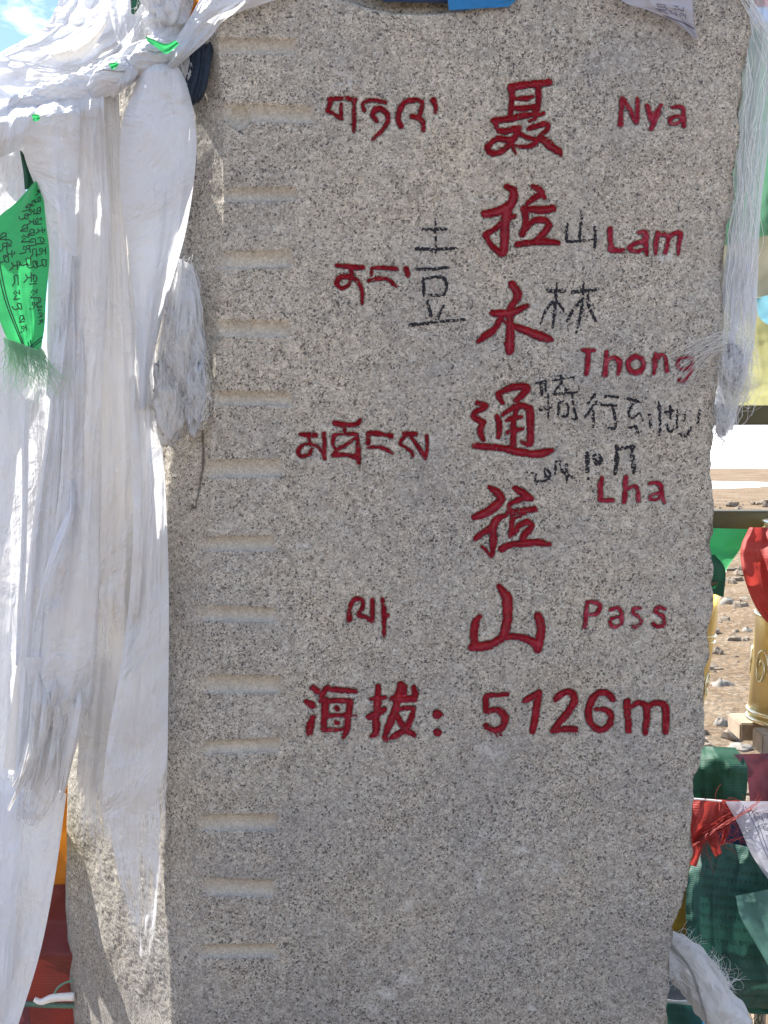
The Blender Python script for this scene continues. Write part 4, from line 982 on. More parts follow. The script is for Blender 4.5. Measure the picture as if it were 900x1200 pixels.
def print_on(W, rows, mat, parent, name='printed_text', lw=0.0006, off=0.0012):
    """flat ribbons of ink lying on a cloth grid W (nv,nu,3); rows: (u0,v0,u1,v1,glyph list or None for rule, size)"""
    nv, nu, _ = W.shape
    VV, FF = [], []; base = 0
    def at(u, v):
        u = np.clip(u, 0, .9999) * (nu - 1); v = np.clip(v, 0, .9999) * (nv - 1)
        i = u.astype(int); j = v.astype(int); fu = (u - i)[:, None]; fv = (v - j)[:, None]
        return (W[j, i] * (1 - fu) + W[j, i + 1] * fu) * (1 - fv) + (W[j + 1, i] * (1 - fu) + W[j + 1, i + 1] * fu) * fv
    segs = []
    wu = np.linalg.norm(W[nv // 2, -1] - W[nv // 2, 0]) + 1e-6; wv = np.linalg.norm(W[-1, nu // 2] - W[0, nu // 2]) + 1e-6
    for (u0, v0, u1, v1, gl, size) in rows:
        dx = (u1 - u0) * wu; dy = (v1 - v0) * wv; L = math.hypot(dx, dy); dx /= L; dy /= L
        if gl is None:
            segs.append(np.stack([np.linspace(u0, u1, 24), np.linspace(v0, v1, 24)], 1)); continue
        s = 0.0; k_ = 0
        while s + size < L:
            gg = GL[gl[k_ % len(gl)]]; k_ += 1
            for st in gg:
                a = np.array(st, float) * size
                gx = s + a[:, 0] * 0.8; gy = a[:, 1]
                X = u0 + (gx * dx - gy * dy) / wu; Y = v0 + (gx * dy + gy * dx) / wv
                segs.append(np.stack([X, Y], 1))
            s += size * 1.15
    for sg in segs:
        n = len(sg); q = catmull(sg, max(6, n)) if n > 2 else np.stack([np.interp(np.linspace(0, 1, 8), [0, 1], sg[:, 0]), np.interp(np.linspace(0, 1, 8), [0, 1], sg[:, 1])], 1)
        pts = at(q[:, 0], q[:, 1]); pts = pts + (CAM - pts) / np.linalg.norm(CAM - pts, axis=1)[:, None] * off
        tg = np.gradient(pts, axis=0); view = np.array([0, -1, 0.0]); sd2 = np.cross(tg, view); sd2 /= np.linalg.norm(sd2, axis=1)[:, None] + 1e-9
        V = np.stack([pts - sd2 * lw, pts + sd2 * lw], 1).reshape(-1, 3)
        VV.append(V); FF.append(grid_faces(len(pts), 2) + base); base += len(V)
    return mesh_obj(name, np.vstack(VV), np.vstack(FF), M[mat], parent, False)

gf, GW = sheet('prayer_flag', [(46, 206), (20, 236), (-8, 262), (-14, 300), (-8, 350), (6, 392), (20, 416)], [(44, 204), (50, 224), (54, 262), (58, 300), (54, 350), (52, 385), (46, 418)], M['green'], [0.02, 0.01, 0.0, 0.0, 0.01], folds=2, amp=0.007, seed=61, nu=50, bulge=0.006)
tag(gf, 'bright green printed prayer flag with a frayed lower end, left edge', 'prayer flag')
print_on(GW, [(0.28, 0.38, 0.36, 0.60, [4, 2, 6], 0.0135), (0.38, 0.42, 0.40, 0.56, [5, 7], 0.0125), (0.47, 0.52, 0.56, 0.86, [7, 2, 3, 6, 4, 1], 0.0130), (0.62, 0.22, 0.72, 0.62, [0, 6, 4, 3, 1, 6, 7, 2], 0.0135), (0.74, 0.20, 0.84, 0.74, [3, 1, 7, 4, 0, 2, 6, 5], 0.0125), (0.88, 0.14, 0.96, 0.60, [1, 6, 4, 3, 7, 5], 0.0125), (0.90, 0.66, 0.97, 0.84, [5, 3, 5, 1], 0.009),
              (0.55, .90, 0.60, .96, None, 0), (0.62, .89, 0.67, .95, None, 0),
              (0.12, 0.50, 0.40, 0.985, None, 0), (0.17, 0.50, 0.43, 0.965, None, 0), (0.40, 0.985, 0.98, 0.90, None, 0), (0.43, .965, 0.98, 0.88, None, 0)], 'print', gf, lw=0.0009)
fringe('fringe', (4, 395), (50, 412), -0.004, 230, 62, M['green_thread'], parent=gf, dirn=(0.22, 1), spread=0.17, curl=2, rad=0.0004, seed=9)
fringe('fringe', (44, 405), (52, 412), 0.01, 14, 52, M['green_thread'], parent=gf, dirn=(0.3, 1), spread=0.08, curl=3, rad=0.0006, seed=10)
scrap('dark green flag corner showing above the green printed flag', [(23, 176), (27, 200), (29, 222)], [(26, 178), (44, 208), (40, 222)], 0.035, 'dgreen', 'prayer flag', 'prayer_flag')

# unseen flag added behind the scarves to shade the lower stone and red flags
sh_e = [(99, 1005), (108, 1045), (120, 1090), (140, 1150), (166, 1235)]
sd3 = np.array(SUN_DIR); eR = []
for (qx, qy) in sh_e:
    dpt = BACKD + (BEVD - BACKD) * (qx - 80) / 115.0
    eR.append(P(qx, qy, dpt) + sd3 * 0.36)
eR = catmull(np.array(eR), 40); nU = 24
uu = np.linspace(0, 1, nU)[None, :, None]
Wf = eR[:, None, :] + (1 - uu) * np.array([-0.26, 0.37, 0.02]) + np.array([0.0, 1.0, 0.0]) * 0.012 * np.sin(uu * 17 + np.linspace(0, 3, 40)[:, None, None])
uvf = np.stack([np.repeat(uu[..., 0] * .4, 40, 0), np.repeat(np.linspace(0, .3, 40)[:, None], nU, 1)], -1).reshape(-1, 2)
q = mesh_obj('prayer_flag', Wf.reshape(-1, 3), grid_faces(40, nU), M['yellow'], None, True, uv=uvf)
tag(q, 'unseen yellow flag added behind the scarves at the far left to cast shade', 'prayer flag')

# behind the scarves at lower left
scrap('orange cloth between the satin scarf end and the stone, lower left', [(30, 900), (30, 960), (20, 1020), (10, 1048)], [(100, 900), (105, 960), (105, 1020), (105, 1036)], 0.50, 'orange', 'prayer flag', 'prayer_flag', folds=3, amp=0.015)
scrap('red flag folded over under the orange cloth, lower left', [(10, 1040), (8, 1080), (6, 1120), (6, 1170)], [(110, 1034), (110, 1080), (110, 1120), (110, 1170)], [0.46, 0.46, 0.40, 0.46], 'redd', 'prayer flag', 'prayer_flag', folds=2, amp=0.012, seed=4)
scrap('deep red flag below the green cord, bottom left corner', [(0, 1165), (0, 1195), (0, 1240)], [(110, 1165), (110, 1195), (110, 1240)], 0.50, 'redd', 'prayer flag', 'prayer_flag', folds=3, amp=0.012, seed=6)
pp, _ = pxpath([(-40, 1182, .42), (30, 1177, .42), (60, 1178, .42), (120, 1179, .42)], 40)
tag(tube('cord', pp, 0.0048, M['cord'], None, 10, 0.1, 3, twist=60, lobes=3, lobe=0.3), 'braided green cord stretched across the red flags, bottom left', 'cord')
pp, _ = pxpath([(62, 1176, .405), (66, 1160, .40), (76, 1152, .40), (90, 1148, .40)], 20)
tag(tube('cord', pp, 0.0022, M['cord'], None, 8), 'thin green loop of cord rising beside the stone, bottom left', 'cord')
pp, _ = pxpath([(40, 1171, .40), (48, 1174, .40), (62, 1170, .40), (88, 1168, .40)], 24)
tag(tube('cord', pp, np.linspace(0.0035, 0.008, 24), M['thread'], None, 12, 0.25, 5), 'white knotted ribbon lying along the green cord, bottom left', 'ribbon')
scrap('pale pink cloth corner at the bottom left beneath the cord', [(20, 1180), (16, 1200), (12, 1230)], [(33, 1182), (36, 1195), (38, 1230)], 0.40, 'maroon')

# ------------------------------------------------------------------ top of the slab
scrap('bright blue cloth scrap in the hollow at the top of the slab', [(523, -30), (524, -8), (526, 12)], [(620, -30), (610, -6), (596, 8)], [-0.004, -0.010, -0.014], 'blue', folds=2, amp=0.003, bulge=0.002)
scrap('dark sheet in the hollow at the top of the slab, left of the blue scrap', [(410, -40), (425, -14), (450, 2)], [(560, -40), (560, -12), (548, 4)], [0.016, 0.014, 0.012], 'navy', folds=2, amp=0.003)  # dark sheet set inside the top hollow
wf, WW = sheet('prayer_flag', [(700, -40), (728, 0), (760, 12), (790, 26), (812, 43)], [(806, -40), (811, 0), (812, 18), (814, 32), (818, 46)], M['white_flag'], [-0.03, -0.026, -0.024, -0.02, -0.014], folds=2, amp=0.005, seed=71, nu=40)
tag(wf, 'pointed tip of a white printed flag hanging over the top right of the slab', 'prayer flag')
print_on(WW, [(0.3, 0.42, 0.98, 0.52, [1, 3, 5, 2], 0.012), (0.12, 0.60, 0.96, 0.78, None, 0), (0.12, 0.625, 0.96, 0.80, None, 0), (.45, .3, .98, .36, [6, 3, 4], .014)], 'print_dark', wf)

# ------------------------------------------------------------------ right of the slab: gauze
gz, _ = scarf('thin see-through scarf streaming down the right edge of the slab', [(866, -20), (872, 60), (862, 150), (857, 240), (848, 320), (842, 400), (838, 450), (836, 500)],
      [(930, -20), (915, 60), (905, 140), (892, 240), (888, 330), (884, 400), (872, 450), (858, 505)], [0.03, 0.03, 0.03, 0.02, 0.01], mat='film', folds=8, amp=0.014, seed=81, nu=70, group=None)
cs = []; rs = np.random.RandomState(5)
for i in range(30):
    t0 = rs.uniform(0, 0.45); t1 = min(1, t0 + rs.uniform(0.2, 0.5)); ts = np.linspace(t0, t1, 20)
    xs = np.interp(ts, [0, .15, .3, .5, .7, 1], [868, 884, 876, 872, 862, 850]) + rs.uniform(-16, 20) + rs.uniform(2, 5) * np.sin(ts * rs.uniform(14, 34) + rs.uniform(0, 6)) + 2 * np.sin(ts * rs.uniform(40, 60) + rs.uniform(0, 6))
    cs.append(P(xs, ts * 520, 0.012 + rs.uniform(-.01, .02)))
for i in range(26):
    ts = np.linspace(0, 1, 16); o_ = rs.uniform(-3, 12)
    cs.append(P(862 + o_ + 52 * ts + 3 * np.sin(ts * 4 + i), -10 + 92 * ts ** 1.2 + rs.uniform(-6, 6), 0.0 + rs.uniform(-.01, .01)))
q = strands('fibre', cs, 0.0007, M['thread'], gz); q['kind'] = 'stuff'
fl = fluff('scarf_tangle', 'feathery white scarf end bunched on the right edge of the slab', 860, 430, 24, 56, 0.005, 0.02, 260, 15, strand_len=80, core=0.42, mat='silk')
fluff('scarf_tangle', 'small tapering tip of the feathery scarf end, above the snow strip', 846, 492, 13, 34, 0.003, 0.012, 140, 19, strand_len=50, core=0.45, mat='silk')
cs = []
for i in range(34):
    ts = np.linspace(0, 1, 14)
    ex, ey = rs.uniform(778, 812), rs.uniform(415, 470)
    cs.append(P(850 + (ex - 850) * ts + 3 * np.sin(ts * 5 + i), 402 + rs.uniform(-14, 10) + (ey - 402) * ts ** 1.6, -0.006 - rs.uniform(0, .012)))
q = strands('wisp', cs, 0.00035, M['thread'], fl); q['kind'] = 'stuff'

# flags seen behind the gauze
scrap('pale green flag behind the gauze, right of the slab', [(845, 30), (838, 140), (840, 220), (838, 290)], [(960, 20), (960, 150), (960, 220), (960, 262)], 0.30, 'pgreen', 'prayer flag', 'prayer_flag', folds=3, amp=0.02, nu=40, seed=91)
scrap('dull red scrap of flag at the top right corner', [(868, -20), (872, -4), (882, 8)], [(960, -20), (960, -4), (960, 9)], 0.06, 'redf', 'prayer flag', 'prayer_flag', seed=90)
scrap('tan cloth behind the gauze at the right edge, above the blue flag', [(838, 262), (838, 310), (842, 350)], [(960, 252), (960, 300), (960, 345)], 0.34, 'tan', 'prayer flag', 'prayer_flag', seed=92, folds=3, amp=0.012)
scrap('pale blue flag corner at the right edge above the yellow flag', [(884, 350), (890, 372), (905, 384)], [(960, 330), (960, 360), (960, 384)], 0.28, 'pblue', 'prayer flag', 'prayer_flag', seed=93)
scrap('faded yellow flag behind the gauze, above the upper rail', [(826, 320), (830, 380), (842, 440), (850, 475)], [(960, 370), (960, 410), (960, 440), (960, 475)], 0.55, 'yellow', 'prayer flag', 'prayer_flag', seed=94, folds=4, amp=0.02, nu=40)

# ------------------------------------------------------------------ rail frame and prayer wheels
def box(name, c, s, mat, parent=None, bev=0.004, rot=(0, 0, 0)):
    import bmesh
    bm = bmesh.new(); bmesh.ops.create_cube(bm, size=1)
    bmesh.ops.scale(bm, vec=s, verts=bm.verts)
    bmesh.ops.bevel(bm, geom=bm.edges[:], offset=bev, segments=2, affect='EDGES')
    from mathutils import Euler
    bmesh.ops.rotate(bm, verts=bm.verts, matrix=Euler(rot).to_matrix())
    me = bpy.data.meshes.new(name); bm.to_mesh(me); bm.free(); me.materials.append(mat)
    o = bpy.data.objects.new(name, me); COL.objects.link(o); o.location = c
    if parent: o.parent = parent
    return o
YR = 0.95
fr_ = empty('rail_frame', 'dark olive metal frame with two rails behind the slab, holding the prayer wheels', 'railing')
za = P(870, 486, YR)[2]; zb = P(870, 610, YR)[2]
hgt = 24 * S(YR)
box('rail', (0.55, YR, za), (2.8, 0.05, hgt), M['rail'], fr_)
box('rail', (0.55, YR, zb), (2.8, 0.05, hgt), M['rail'], fr_)
for x in (-0.82, 1.92):
    box('post', (x, YR, 0.85), (0.06, 0.06, 1.7), M['rail'], fr_)
zw = P(928, 858, 0.85)[2]

def wheel(label, bx, by, tx, ty, y, radpx):
    root = empty('prayer_wheel', label, 'prayer wheel', 'brass prayer wheels under the rails')  # root of one prayer wheel
    b0 = P(bx, by, y); t0 = P(tx, ty, y)
    ax = t0 - b0; H = np.linalg.norm(ax); ax /= H
    r = radpx * S(y)
    prof = [(0.0, 0.99), (0.01, 1.03), (0.06, 1.03), (0.065, 0.98), (0.075, 0.98), (0.08, 1.02), (0.11, 1.02), (0.115, 0.97)]
    def lathe(name, pr, mat):
        path = np.array([b0 + ax * H * q[0] for q in pr]); rad = np.array([q[1] * r for q in pr])
        a_ = np.cross(ax, [0, 1, 0]); a_ /= np.linalg.norm(a_); c_ = np.cross(ax, a_)
        ns = 64; th = np.linspace(0, 2 * math.pi, ns, endpoint=False)
        V = path[:, None] + rad[:, None, None] * (np.cos(th)[None, :, None] * a_ + np.sin(th)[None, :, None] * c_)
        i = np.arange(ns); j = (i + 1) % ns; n = len(pr)
        verts = np.vstack([V.reshape(-1, 3), path[:1], path[-1:]])
        return mesh_obj(name, verts, [grid_faces(n, ns, closed=True), np.stack([i, j, np.full(ns, n * ns)], -1)[:, ::-1], np.stack([(n - 1) * ns + i, (n - 1) * ns + j, np.full(ns, n * ns + 1)], -1)], mat, root, True)
    lathe('barrel', [(0.02, .96), (0.5, .965), (0.98, .96)], M['brass'])
    for c0 in (0.015, 0.05, 0.52, 0.555, 0.93, 0.965):
        lathe('band', [(c0, .955), (c0 + .004, 1.0), (c0 + .012, 1.01), (c0 + .018, 1.0), (c0 + .022, .955)], M['brass_band'])
    lathe('axle', [(-0.10, .07), (1.18, .07)], M['rail'])
    # embossed curls on the drum
    a_ = np.cross(ax, [0, 1, 0]); a_ /= np.linalg.norm(a_); c_ = np.cross(ax, a_)
    for kk in range(8):
        phi = kk * math.pi / 4 + 0.35
        t = np.linspace(0, 1, 26); ang = phi + 0.22 * np.cos(t * 9) * (1 - t * .7); hh = H * (0.28 + 0.10 * np.sin(t * 9) * (1 - t * .7))
        pts = b0 + ax * hh[:, None] + (r * 0.972) * (np.cos(ang)[:, None] * a_ + np.sin(ang)[:, None] * c_)
        tube('embossed_curl', pts, 0.0028, M['brass_band'], root, 6)
    return root
wheel('tilted brass prayer wheel right of the slab with a red cloth over its top', 930, 850, 952, 610, 0.85, 56)
wheel('brass prayer wheel mostly hidden behind the slab, only its right rim showing', 768, 848, 798, 650, 0.85, 54)
box('drum_cap', P(825, 668, 0.85), (0.001, 0.001, 0.001), M['rail'], fr_) if False else None
scrap('bright green flag stretched over the hidden prayer wheel, below the lower rail', [(790, 618), (795, 640), (800, 662), (812, 690)], [(878, 620), (868, 642), (856, 660), (838, 690)], [0.82, 0.80, 0.76, 0.73], 'green', 'prayer flag', 'prayer_flag', folds=2, amp=0.01, seed=101)
scrap('glossy dark green cloth wrapped round the top of the hidden prayer wheel', [(795, 652), (798, 668), (800, 684)], [(838, 650), (850, 668), (848, 700)], [0.74, 0.73, 0.74], 'dgreen', 'cloth scrap', folds=1, amp=0.004, seed=102)
pp, _ = pxpath([(780, 676, .735), (815, 684, .725), (836, 684, .735), (846, 678, .76)], 20)
tag(tube('wire', pp, 0.006, M['rail'], None, 8), 'dark band tied around the green cloth on the hidden prayer wheel', 'band')
scrap('red cloth knotted over the top of the tilted prayer wheel', [(878, 618), (868, 642), (870, 668), (880, 700), (894, 724), (906, 735)], [(960, 618), (972, 642), (968, 668), (962, 700), (950, 720), (925, 738)], [0.76, 0.72, 0.70, 0.71, 0.72, 0.73], 'redf', 'cloth', 'knotted_cloth', folds=4, amp=0.045, nu=70, seed=103, wrinkle=0.016, bulge=0.05)
# planks the wheels stand on
pl = empty('wheel_stand', 'pair of weathered wooden planks under the tilted prayer wheel', 'plank stand')
a = P(857, 849, 0.95); box('plank', (a[0] + 0.45, 0.93, a[2]), (0.9, 0.10, 0.040), M['wood'], pl, 0.003)
a = P(884, 866, 0.78); box('plank', (a[0] + 0.45, 0.76, a[2] + 0.0), (0.9, 0.07, 0.045), M['wood'], pl, 0.003)
for xx in (0.95, 1.3):
    box('trestle_leg', (xx, 0.86, a[2] / 2 - 0.02), (0.05, 0.22, a[2] - 0.04), M['wood'], pl, 0.003)

# ------------------------------------------------------------------ prayer flags at lower right
YF = 0.34
pp, _ = pxpath([(700, 930, YF), (810, 936, YF), (870, 940, YF), (980, 940, YF), (1200, 925, YF)], 60)
tag(tube('flag_string', pp, 0.0018, M['thread'], None, 8), 'white string carrying the red and white flags at lower right', 'string')
scrap('dark green flag draped in folds above the string, right of the slab', [(770, 872), (772, 900), (775, 950)], [(862, 876), (876, 902), (872, 955)], [0.45, 0.40, 0.42], 'dgreen', 'prayer flag', 'prayer_flag', folds=3, amp=0.022, nu=40, seed=111, wrinkle=0.006)
scrap('maroon flag draped beside the dark green one at the right edge', [(860, 884), (874, 905), (880, 950)], [(980, 880), (985, 910), (985, 955)], [0.43, 0.42, 0.43], 'maroon', 'prayer flag', 'prayer_flag', folds=3, amp=0.022, nu=40, seed=112, wrinkle=0.005)
rf, _ = sheet('prayer_flag', [(780, 934), (780, 960), (780, 985), (785, 1000)], [(868, 938), (858, 962), (842, 975), (822, 990)], M['redf'], YF, folds=3, amp=0.010, seed=113, wrinkle=0.006)
tag(rf, 'torn red flag with long frayed threads hanging from the string', 'prayer flag')
fringe('fringe', (812, 985), (868, 942), YF - .01, 150, 48, M['redf'], parent=rf, dirn=(0.30, 1), spread=0.55, curl=9, rad=0.0006, seed=21)
for i, (A_, B_) in enumerate([([(800, 975), (812, 1000), (806, 1012)], [(828, 968), (822, 996), (816, 1016)]), ([(822, 965), (832, 990), (838, 1004)], [(840, 965), (842, 985), (846, 1000)]), ([(838, 958), (846, 975), (844, 990)], [(852, 956), (855, 972), (848, 990)])]):
    o, _ = sheet('torn_strip', A_, B_, M['redf'], YF - 0.005, folds=1, amp=0.004, nu=10, seed=i, parent=rf)
cs = [P(np.linspace(812, 890, 20), 990 - 50 * np.linspace(0, 1, 20) + 2 * np.sin(np.linspace(0, 9, 20) + k_), YF - 0.03 + 0.002 * k_) for k_ in range(4)]
q = strands('loose_thread', cs, 0.0011, M['redf'], rf); q['kind'] = 'stuff'
wf2, WW2 = sheet('prayer_flag', [(850, 939), (866, 968), (880, 1000), (897, 1026), (905, 1034)], [(980, 939), (980, 970), (980, 1000), (980, 1030), (980, 1060)], M['white_flag'], YF - 0.012, folds=3, amp=0.012, seed=115, nu=50, bulge=0.006)
tag(wf2, 'white printed flag folded to a point at the right edge', 'prayer flag')
print_on(WW2, [(0.20, .12, .95, .12, [5, 3, 1, 6, 4], 0.016), (0.20, 0.05, 0.22, 0.75, None, 0), (.16, .05, .18, .7, None, 0)] + [(0.24, .25 + k_ * .085, .98, .25 + k_ * .085, [4, 2, 5, 3, 1, 7, 0, 6], 0.010) for k_ in range(8)], 'print_dark', wf2, lw=0.0005)
tf_, TW = sheet('prayer_flag', [(818, 980), (806, 1030), (804, 1080), (812, 1150), (826, 1180)], [(985, 1015), (985, 1050), (985, 1095), (985, 1150), (985, 1185)], M['teal'], [0.40, 0.37, 0.36, 0.37, 0.42], folds=4, amp=0.022, nu=90, seed=116, wrinkle=0.005, crease=0.004)
tag(tf_, 'large faded green flag with woven ribs hanging below the string, lower right', 'prayer flag')
print_on(TW, [(0.10, .16 + k_ * .058, .97, .17 + k_ * .058, [4, 2, 5, 3, 1, 7, 0, 6][k_ % 5:] + [3, 1, 4], 0.0075) for k_ in range(13)], 'print', tf_, lw=0.0005)
scrap('green flag fold with sunlight painted in as paler teal, right edge', [(862, 1050), (868, 1075), (888, 1110), (905, 1140)], [(985, 1025), (985, 1060), (985, 1100), (985, 1140)], [0.30, 0.29, 0.29, 0.30], 'teal_sunlit', 'prayer flag', 'prayer_flag', folds=2, amp=0.012, nu=40, seed=117)
scrap('dark blue flag showing behind the torn red threads', [(800, 950), (804, 985), (808, 1005)], [(985, 955), (985, 990), (985, 1012)], 0.46, 'navy', 'prayer flag', 'prayer_flag', folds=3, amp=0.012, seed=118)
scrap('ochre flag strip between the slab and the faded green flag', [(770, 1000), (770, 1050), (772, 1100), (780, 1140)], [(822, 1000), (820, 1050), (818, 1090), (820, 1130)], 0.44, 'ochre', 'prayer flag', 'prayer_flag', folds=2, amp=0.01, seed=119)
scrap('deep red flag hanging in the shade behind the ochre strip', [(760, 1020), (762, 1080), (765, 1130)], [(840, 1020), (840, 1080), (845, 1130)], 0.50, 'redd', 'prayer flag', 'prayer_flag', seed=120)
scrap('dark green flag remnant below the ribbed green flag', [(820, 1130), (850, 1170), (880, 1188)], [(985, 1130), (985, 1165), (985, 1192)], 0.44, 'dgreen', 'prayer flag', 'prayer_flag', folds=4, amp=0.02, seed=121)
# white fluffy scarf rope
pth, _ = pxpath([(740, 1085, .22), (775, 1108, .20), (800, 1125, .18), (822, 1152, .17), (845, 1185, .16), (870, 1225, .16)], 80)
fr2 = tube('scarf_rope', pth, np.interp(np.linspace(0, 1, 80), [0, .5, 1], [.026, .031, .028]), M['silk_cream'], None, 36, 0.22, 9, twist=3, lobes=5, lobe=0.18, kr=26)
tag(fr2, 'fluffy off-white scarf twisted like a rope at the bottom right', 'rope of scarves')
fringe('fringe', (790, 1096), (838, 1140), .16, 170, 24, M['thread'], parent=fr2, dirn=(1, -0.1), spread=0.7, curl=22, rad=0.0004, seed=31)
fringe('fringe', (832, 1130), (850, 1158), .16, 130, 34, M['thread'], parent=fr2, dirn=(1, 0.1), spread=0.5, curl=20, rad=0.0004, seed=32)
fringe('fringe', (784, 1135), (796, 1140), .15, 30, 26, M['thread'], parent=fr2, dirn=(0.1, 1), spread=0.3, curl=6, rad=0.0007, seed=33)
# enamel bowl under it
bowl = empty('enamel_bowl', 'grey bowl with a white rim in the shade beneath the fluffy scarf rope', 'bowl')
c = P(788, 1160, 0.40); rr = 34 * S(.40)
th = np.linspace(0, 2 * math.pi, 48, endpoint=False)
def ring(prof, name, mat):
    V = np.array([[(c[0] + r * rr * math.cos(t), c[1] + r * rr * math.sin(t), c[2] + h * rr) for t in th] for r, h in prof])
    mesh_obj(name, V.reshape(-1, 3), grid_faces(len(prof), 48, closed=True), mat, bowl, True)
ring([(0.4, -0.55), (0.75, -0.35), (0.95, 0.0), (1.0, 0.10), (1.04, .12), (1.02, .06), (.98, -.02), (.8, -.4), (.4, -.6)], 'rim', M['ceramic'])
ring([(0.02, -.3), (0.5, -.28), (0.8, -.15), (0.93, 0.02)], 'basin', M['enamel_grey'])
scrap('teal cloth with a blue edge at the very bottom right of the slab', [(740, 1172), (742, 1200), (744, 1250)], [(832, 1180), (838, 1205), (845, 1250)], 0.34, 'teal', 'cloth', 'folded_cloth', folds=2, amp=0.015, seed=131)
scrap('small bright blue cloth beside the teal cloth at the bottom edge', [(818, 1168), (822, 1190), (826, 1240)], [(832, 1182), (840, 1200), (850, 1240)], 0.30, 'blue', seed=132)

# ------------------------------------------------------------------ ground, snow, hills, rocks
xs = np.concatenate([np.linspace(-1500, -12, 30), np.linspace(-10, 10, 161), np.linspace(12, 1500, 30)])
ys = np.concatenate([np.linspace(-1500, -6, 24), np.linspace(-5, 18, 231), np.linspace(19, 60, 60), np.linspace(65, 1500, 40)])
A, B = np.meshgrid(xs, ys)
near = np.exp(-((A / 14) ** 2 + ((B - 6) / 18) ** 2) ** 2)
Zg = near * (N0(A * .6, B * .6) * 0.10 + N1(A * 2.3, B * 2.3) * 0.045 + N2(A * 7, B * 7) * 0.02) * np.clip((B - 0.8) / 1.5, 0.1, 1)
struct(mesh_obj('ground', np.stack([A, B, Zg], -1).reshape(-1, 3), grid_faces(*A.shape), M['dirt'], None, True))
def snow_patch(cx, cy, rx, ry, seed, h=0.05, z=0.0, name='snow'):
    n = 40; k_ = 14
    th = np.linspace(0, 2 * math.pi, n, endpoint=False)
    rr = 1 + 0.45 * N0(th * 2.1 + seed, th * 0) + 0.3 * N1(np.cos(th) * 4 + seed, np.sin(th) * 4 + seed)
    t = np.linspace(0, 1, k_)[:, None]
    rr = np.minimum(rr, 1.0) if name == 'snow_field' else rr
    X = cx + rx * rr * np.cos(th) * t; Y = cy + ry * rr * np.sin(th) * t
    Z = z + h * np.sqrt(np.clip(1 - t ** 2, 0, 1)) * np.ones((1, n)) - 0.015
    return struct(mesh_obj(name, np.stack([X, Y, Z], -1).reshape(-1, 3), grid_faces(k_, n, closed=True), M['snow'], None, True))
snow_patch(0, 335, 1500, 300, 3, 0.9, 0.0, 'snow_field')
snow_patch(6.5, 26.5, 3.2, 0.9, 5, 0.12)
snow_patch(5.6, 10.7, 1.7, 0.60, 8, 0.07)
snow_patch(5.0, 14.2, 1.0, 0.5, 9, 0.07)
# hills
n = 120; th = np.linspace(0, 2 * math.pi, n, endpoint=False); rows = 14
t = np.linspace(0, 1, rows)[:, None]
Rr_ = 700 + 500 * t
hh = (np.sin(t * math.pi) ** 0.8) * (48 + 60 * (N0(th * 2.0, th * 0 + 2)[None] + 0.3) + 60 * N1(th[None] * 7, t * 3)) - 1
m, nt_ = new_mat('hill_ground'); b = NB(nt_)
pos = b.n('ShaderNodeNewGeometry').outputs['Position']
cc = b.mix(b.ramp(b.noise(pos, 0.02, 8, 0.7), [(0.42, 0.0), (0.52, 1.0)]), (0.20, 0.15, 0.11), (0.82, 0.83, 0.85))
b.out(b.bsdf(cc, 0.9).outputs[0])
struct(mesh_obj('hills', np.stack([Rr_ * np.cos(th), Rr_ * np.sin(th), hh], -1).reshape(-1, 3), grid_faces(rows, n, closed=True), m, None, True))

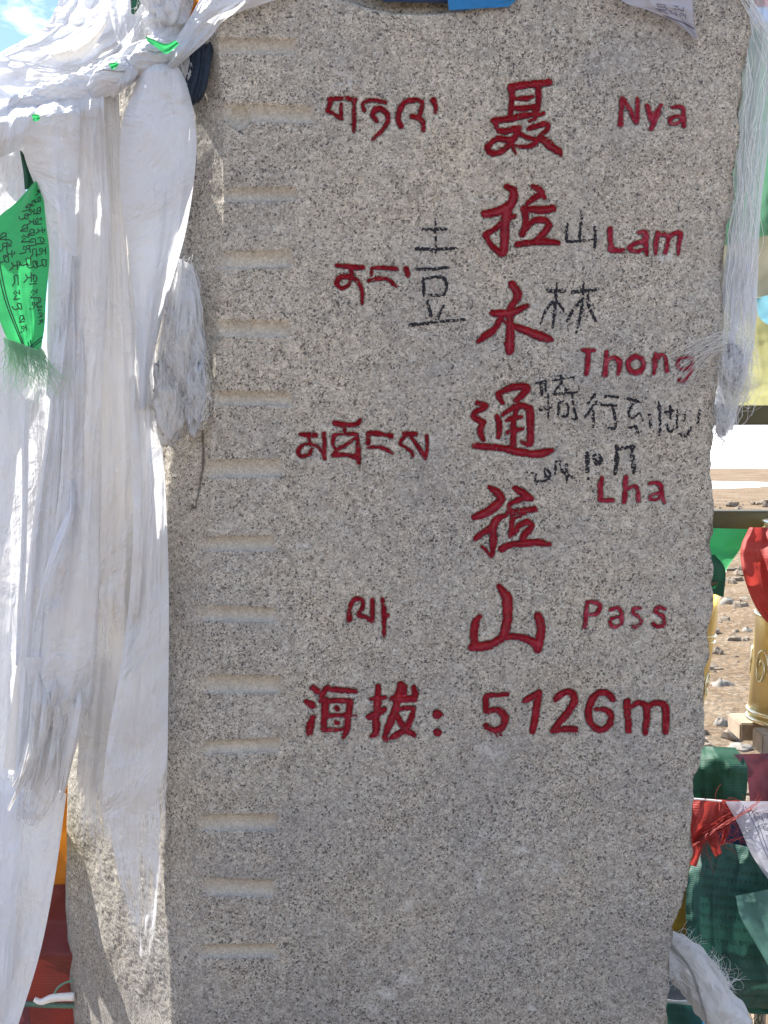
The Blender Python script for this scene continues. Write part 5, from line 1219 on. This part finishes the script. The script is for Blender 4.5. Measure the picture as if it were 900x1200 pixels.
def rock_mesh(seed, sx, sy, sz, nu_=20, nv_=12):
    th = np.linspace(0, 2 * math.pi, nu_, endpoint=False)[None]; ph = np.linspace(0.05, math.pi - .05, nv_)[:, None]
    k_ = 1 + .75 * N0(np.cos(th) * 1.6 + seed * 3.1, np.sin(th) * 1.6 + ph * 1.5) + .45 * N1(np.cos(th) * 4 + seed, np.sin(th) * 4 + ph * 4)
    return np.stack([sx * k_ * np.sin(ph) * np.cos(th), sy * k_ * np.sin(ph) * np.sin(th), sz * k_ * np.cos(ph) * np.ones_like(th)], -1).reshape(-1, 3), grid_faces(nv_, nu_, closed=True)
def ground_hit(px, py):
    a = (px - 450) / F; b_ = (600 - py) / F; dy = cp + b_ * sp_; dz = -sp_ + b_ * cp
    t = -CAM[2] / dz; return CAM[0] + a * t, CAM[1] + dy * t, t / F
ROCKS = [(846, 803, 17, 9, 'rock', 'smooth grey rounded rock on the dirt between the slab and the prayer wheel'), (848, 824, 18, 6, 'rock_brown', 'flat brown rock just in front of the grey rounded rock'),
         (844, 847, 7, 8, 'rock', 'small pointed grey stone left of the wooden planks'), (853, 704, 8, 6, 'rock', 'upright pale stone beside the green cloth near the snow strip'),
         (870, 702, 7, 3, 'rock', 'low grey stone to the right of the upright pale stone'), (876, 738, 6, 4, 'rock', 'small grey stone beside the red cloth tip'),
         (862, 740, 5, 3, 'rock_brown', 'tiny brown stone left of the small grey one near the red cloth'), (840, 762, 7, 4, 'rock_brown', 'brown stone close to the slab edge above the rounded rock'),
         (866, 780, 8, 3, 'rock', 'thin flat grey stone behind the rounded rock'), (868, 874, 12, 4, 'rock', 'pale flat stone near the string of flags')]
for i, (px, py, w2, h2, mt, lab) in enumerate(ROCKS):
    x, y, s = ground_hit(px, py + h2)
    v, f_ = rock_mesh(i, w2 * s, w2 * s * .8, h2 * s * 1.15)
    o = mesh_obj('rock', v, f_, M[mt], None, True); o.location = (x, y, h2 * s * .5)
    tag(o, lab, 'rock')
# pebbles
VV, FF = [], []; base = 0; rs = np.random.RandomState(8)
PV = [rock_mesh(q_ * 2.3 + 3, 1, .8, .5, 7, 5) for q_ in range(6)]
for i in range(9000):
    y = 1.6 + 20 * rs.rand() ** 1.5; x = y * rs.uniform(-.5, .62) + rs.uniform(-.5, .5)
    s = 0.008 + 0.040 * rs.rand() ** 5 * (1 + y * .12)
    a = rs.uniform(0, 6.28); sc = rs.uniform(.6, 1.3, 3) * s
    pv, pf = PV[i % 6]; v = pv * sc; v = np.stack([v[:, 0] * math.cos(a) - v[:, 1] * math.sin(a) + x, v[:, 0] * math.sin(a) + v[:, 1] * math.cos(a) + y, v[:, 2] + s * .3], -1)
    VV.append(v); FF.append(pf + base); base += len(v)
# thin the pebble mesh: every pebble uses the coarse mesh
struct(mesh_obj('pebbles', np.vstack(VV), np.vstack(FF), M['rock_brown'], None, False), 'stuff')
# dry stalks at the bottom right
tw = empty('dry_twigs', 'tangle of dark dry twigs at the bottom right corner below the green flag', 'twigs')
cs = []
for i in range(26):
    x = rs.uniform(850, 915); ts = np.linspace(0, 1, 10)
    cs.append(P(x + rs.normal(0, 14) * ts + 3 * np.sin(ts * 6 + i), 1215 - rs.uniform(20, 62) * ts, .46 + rs.normal(0, .05) * ts))
q = strands('twig', cs, 0.0014, M['twig'], tw); q['kind'] = 'stuff'
st_ = empty('wooden_stake', 'pale weathered wooden stake in the bottom right corner', 'stake')
a = P(888, 1200, 0.56); box('shaft', (a[0], .56, (P(888, 1165, .56)[2]) / 2), (0.024, 0.03, P(888, 1165, .56)[2]), M['wood'], st_, 0.002)
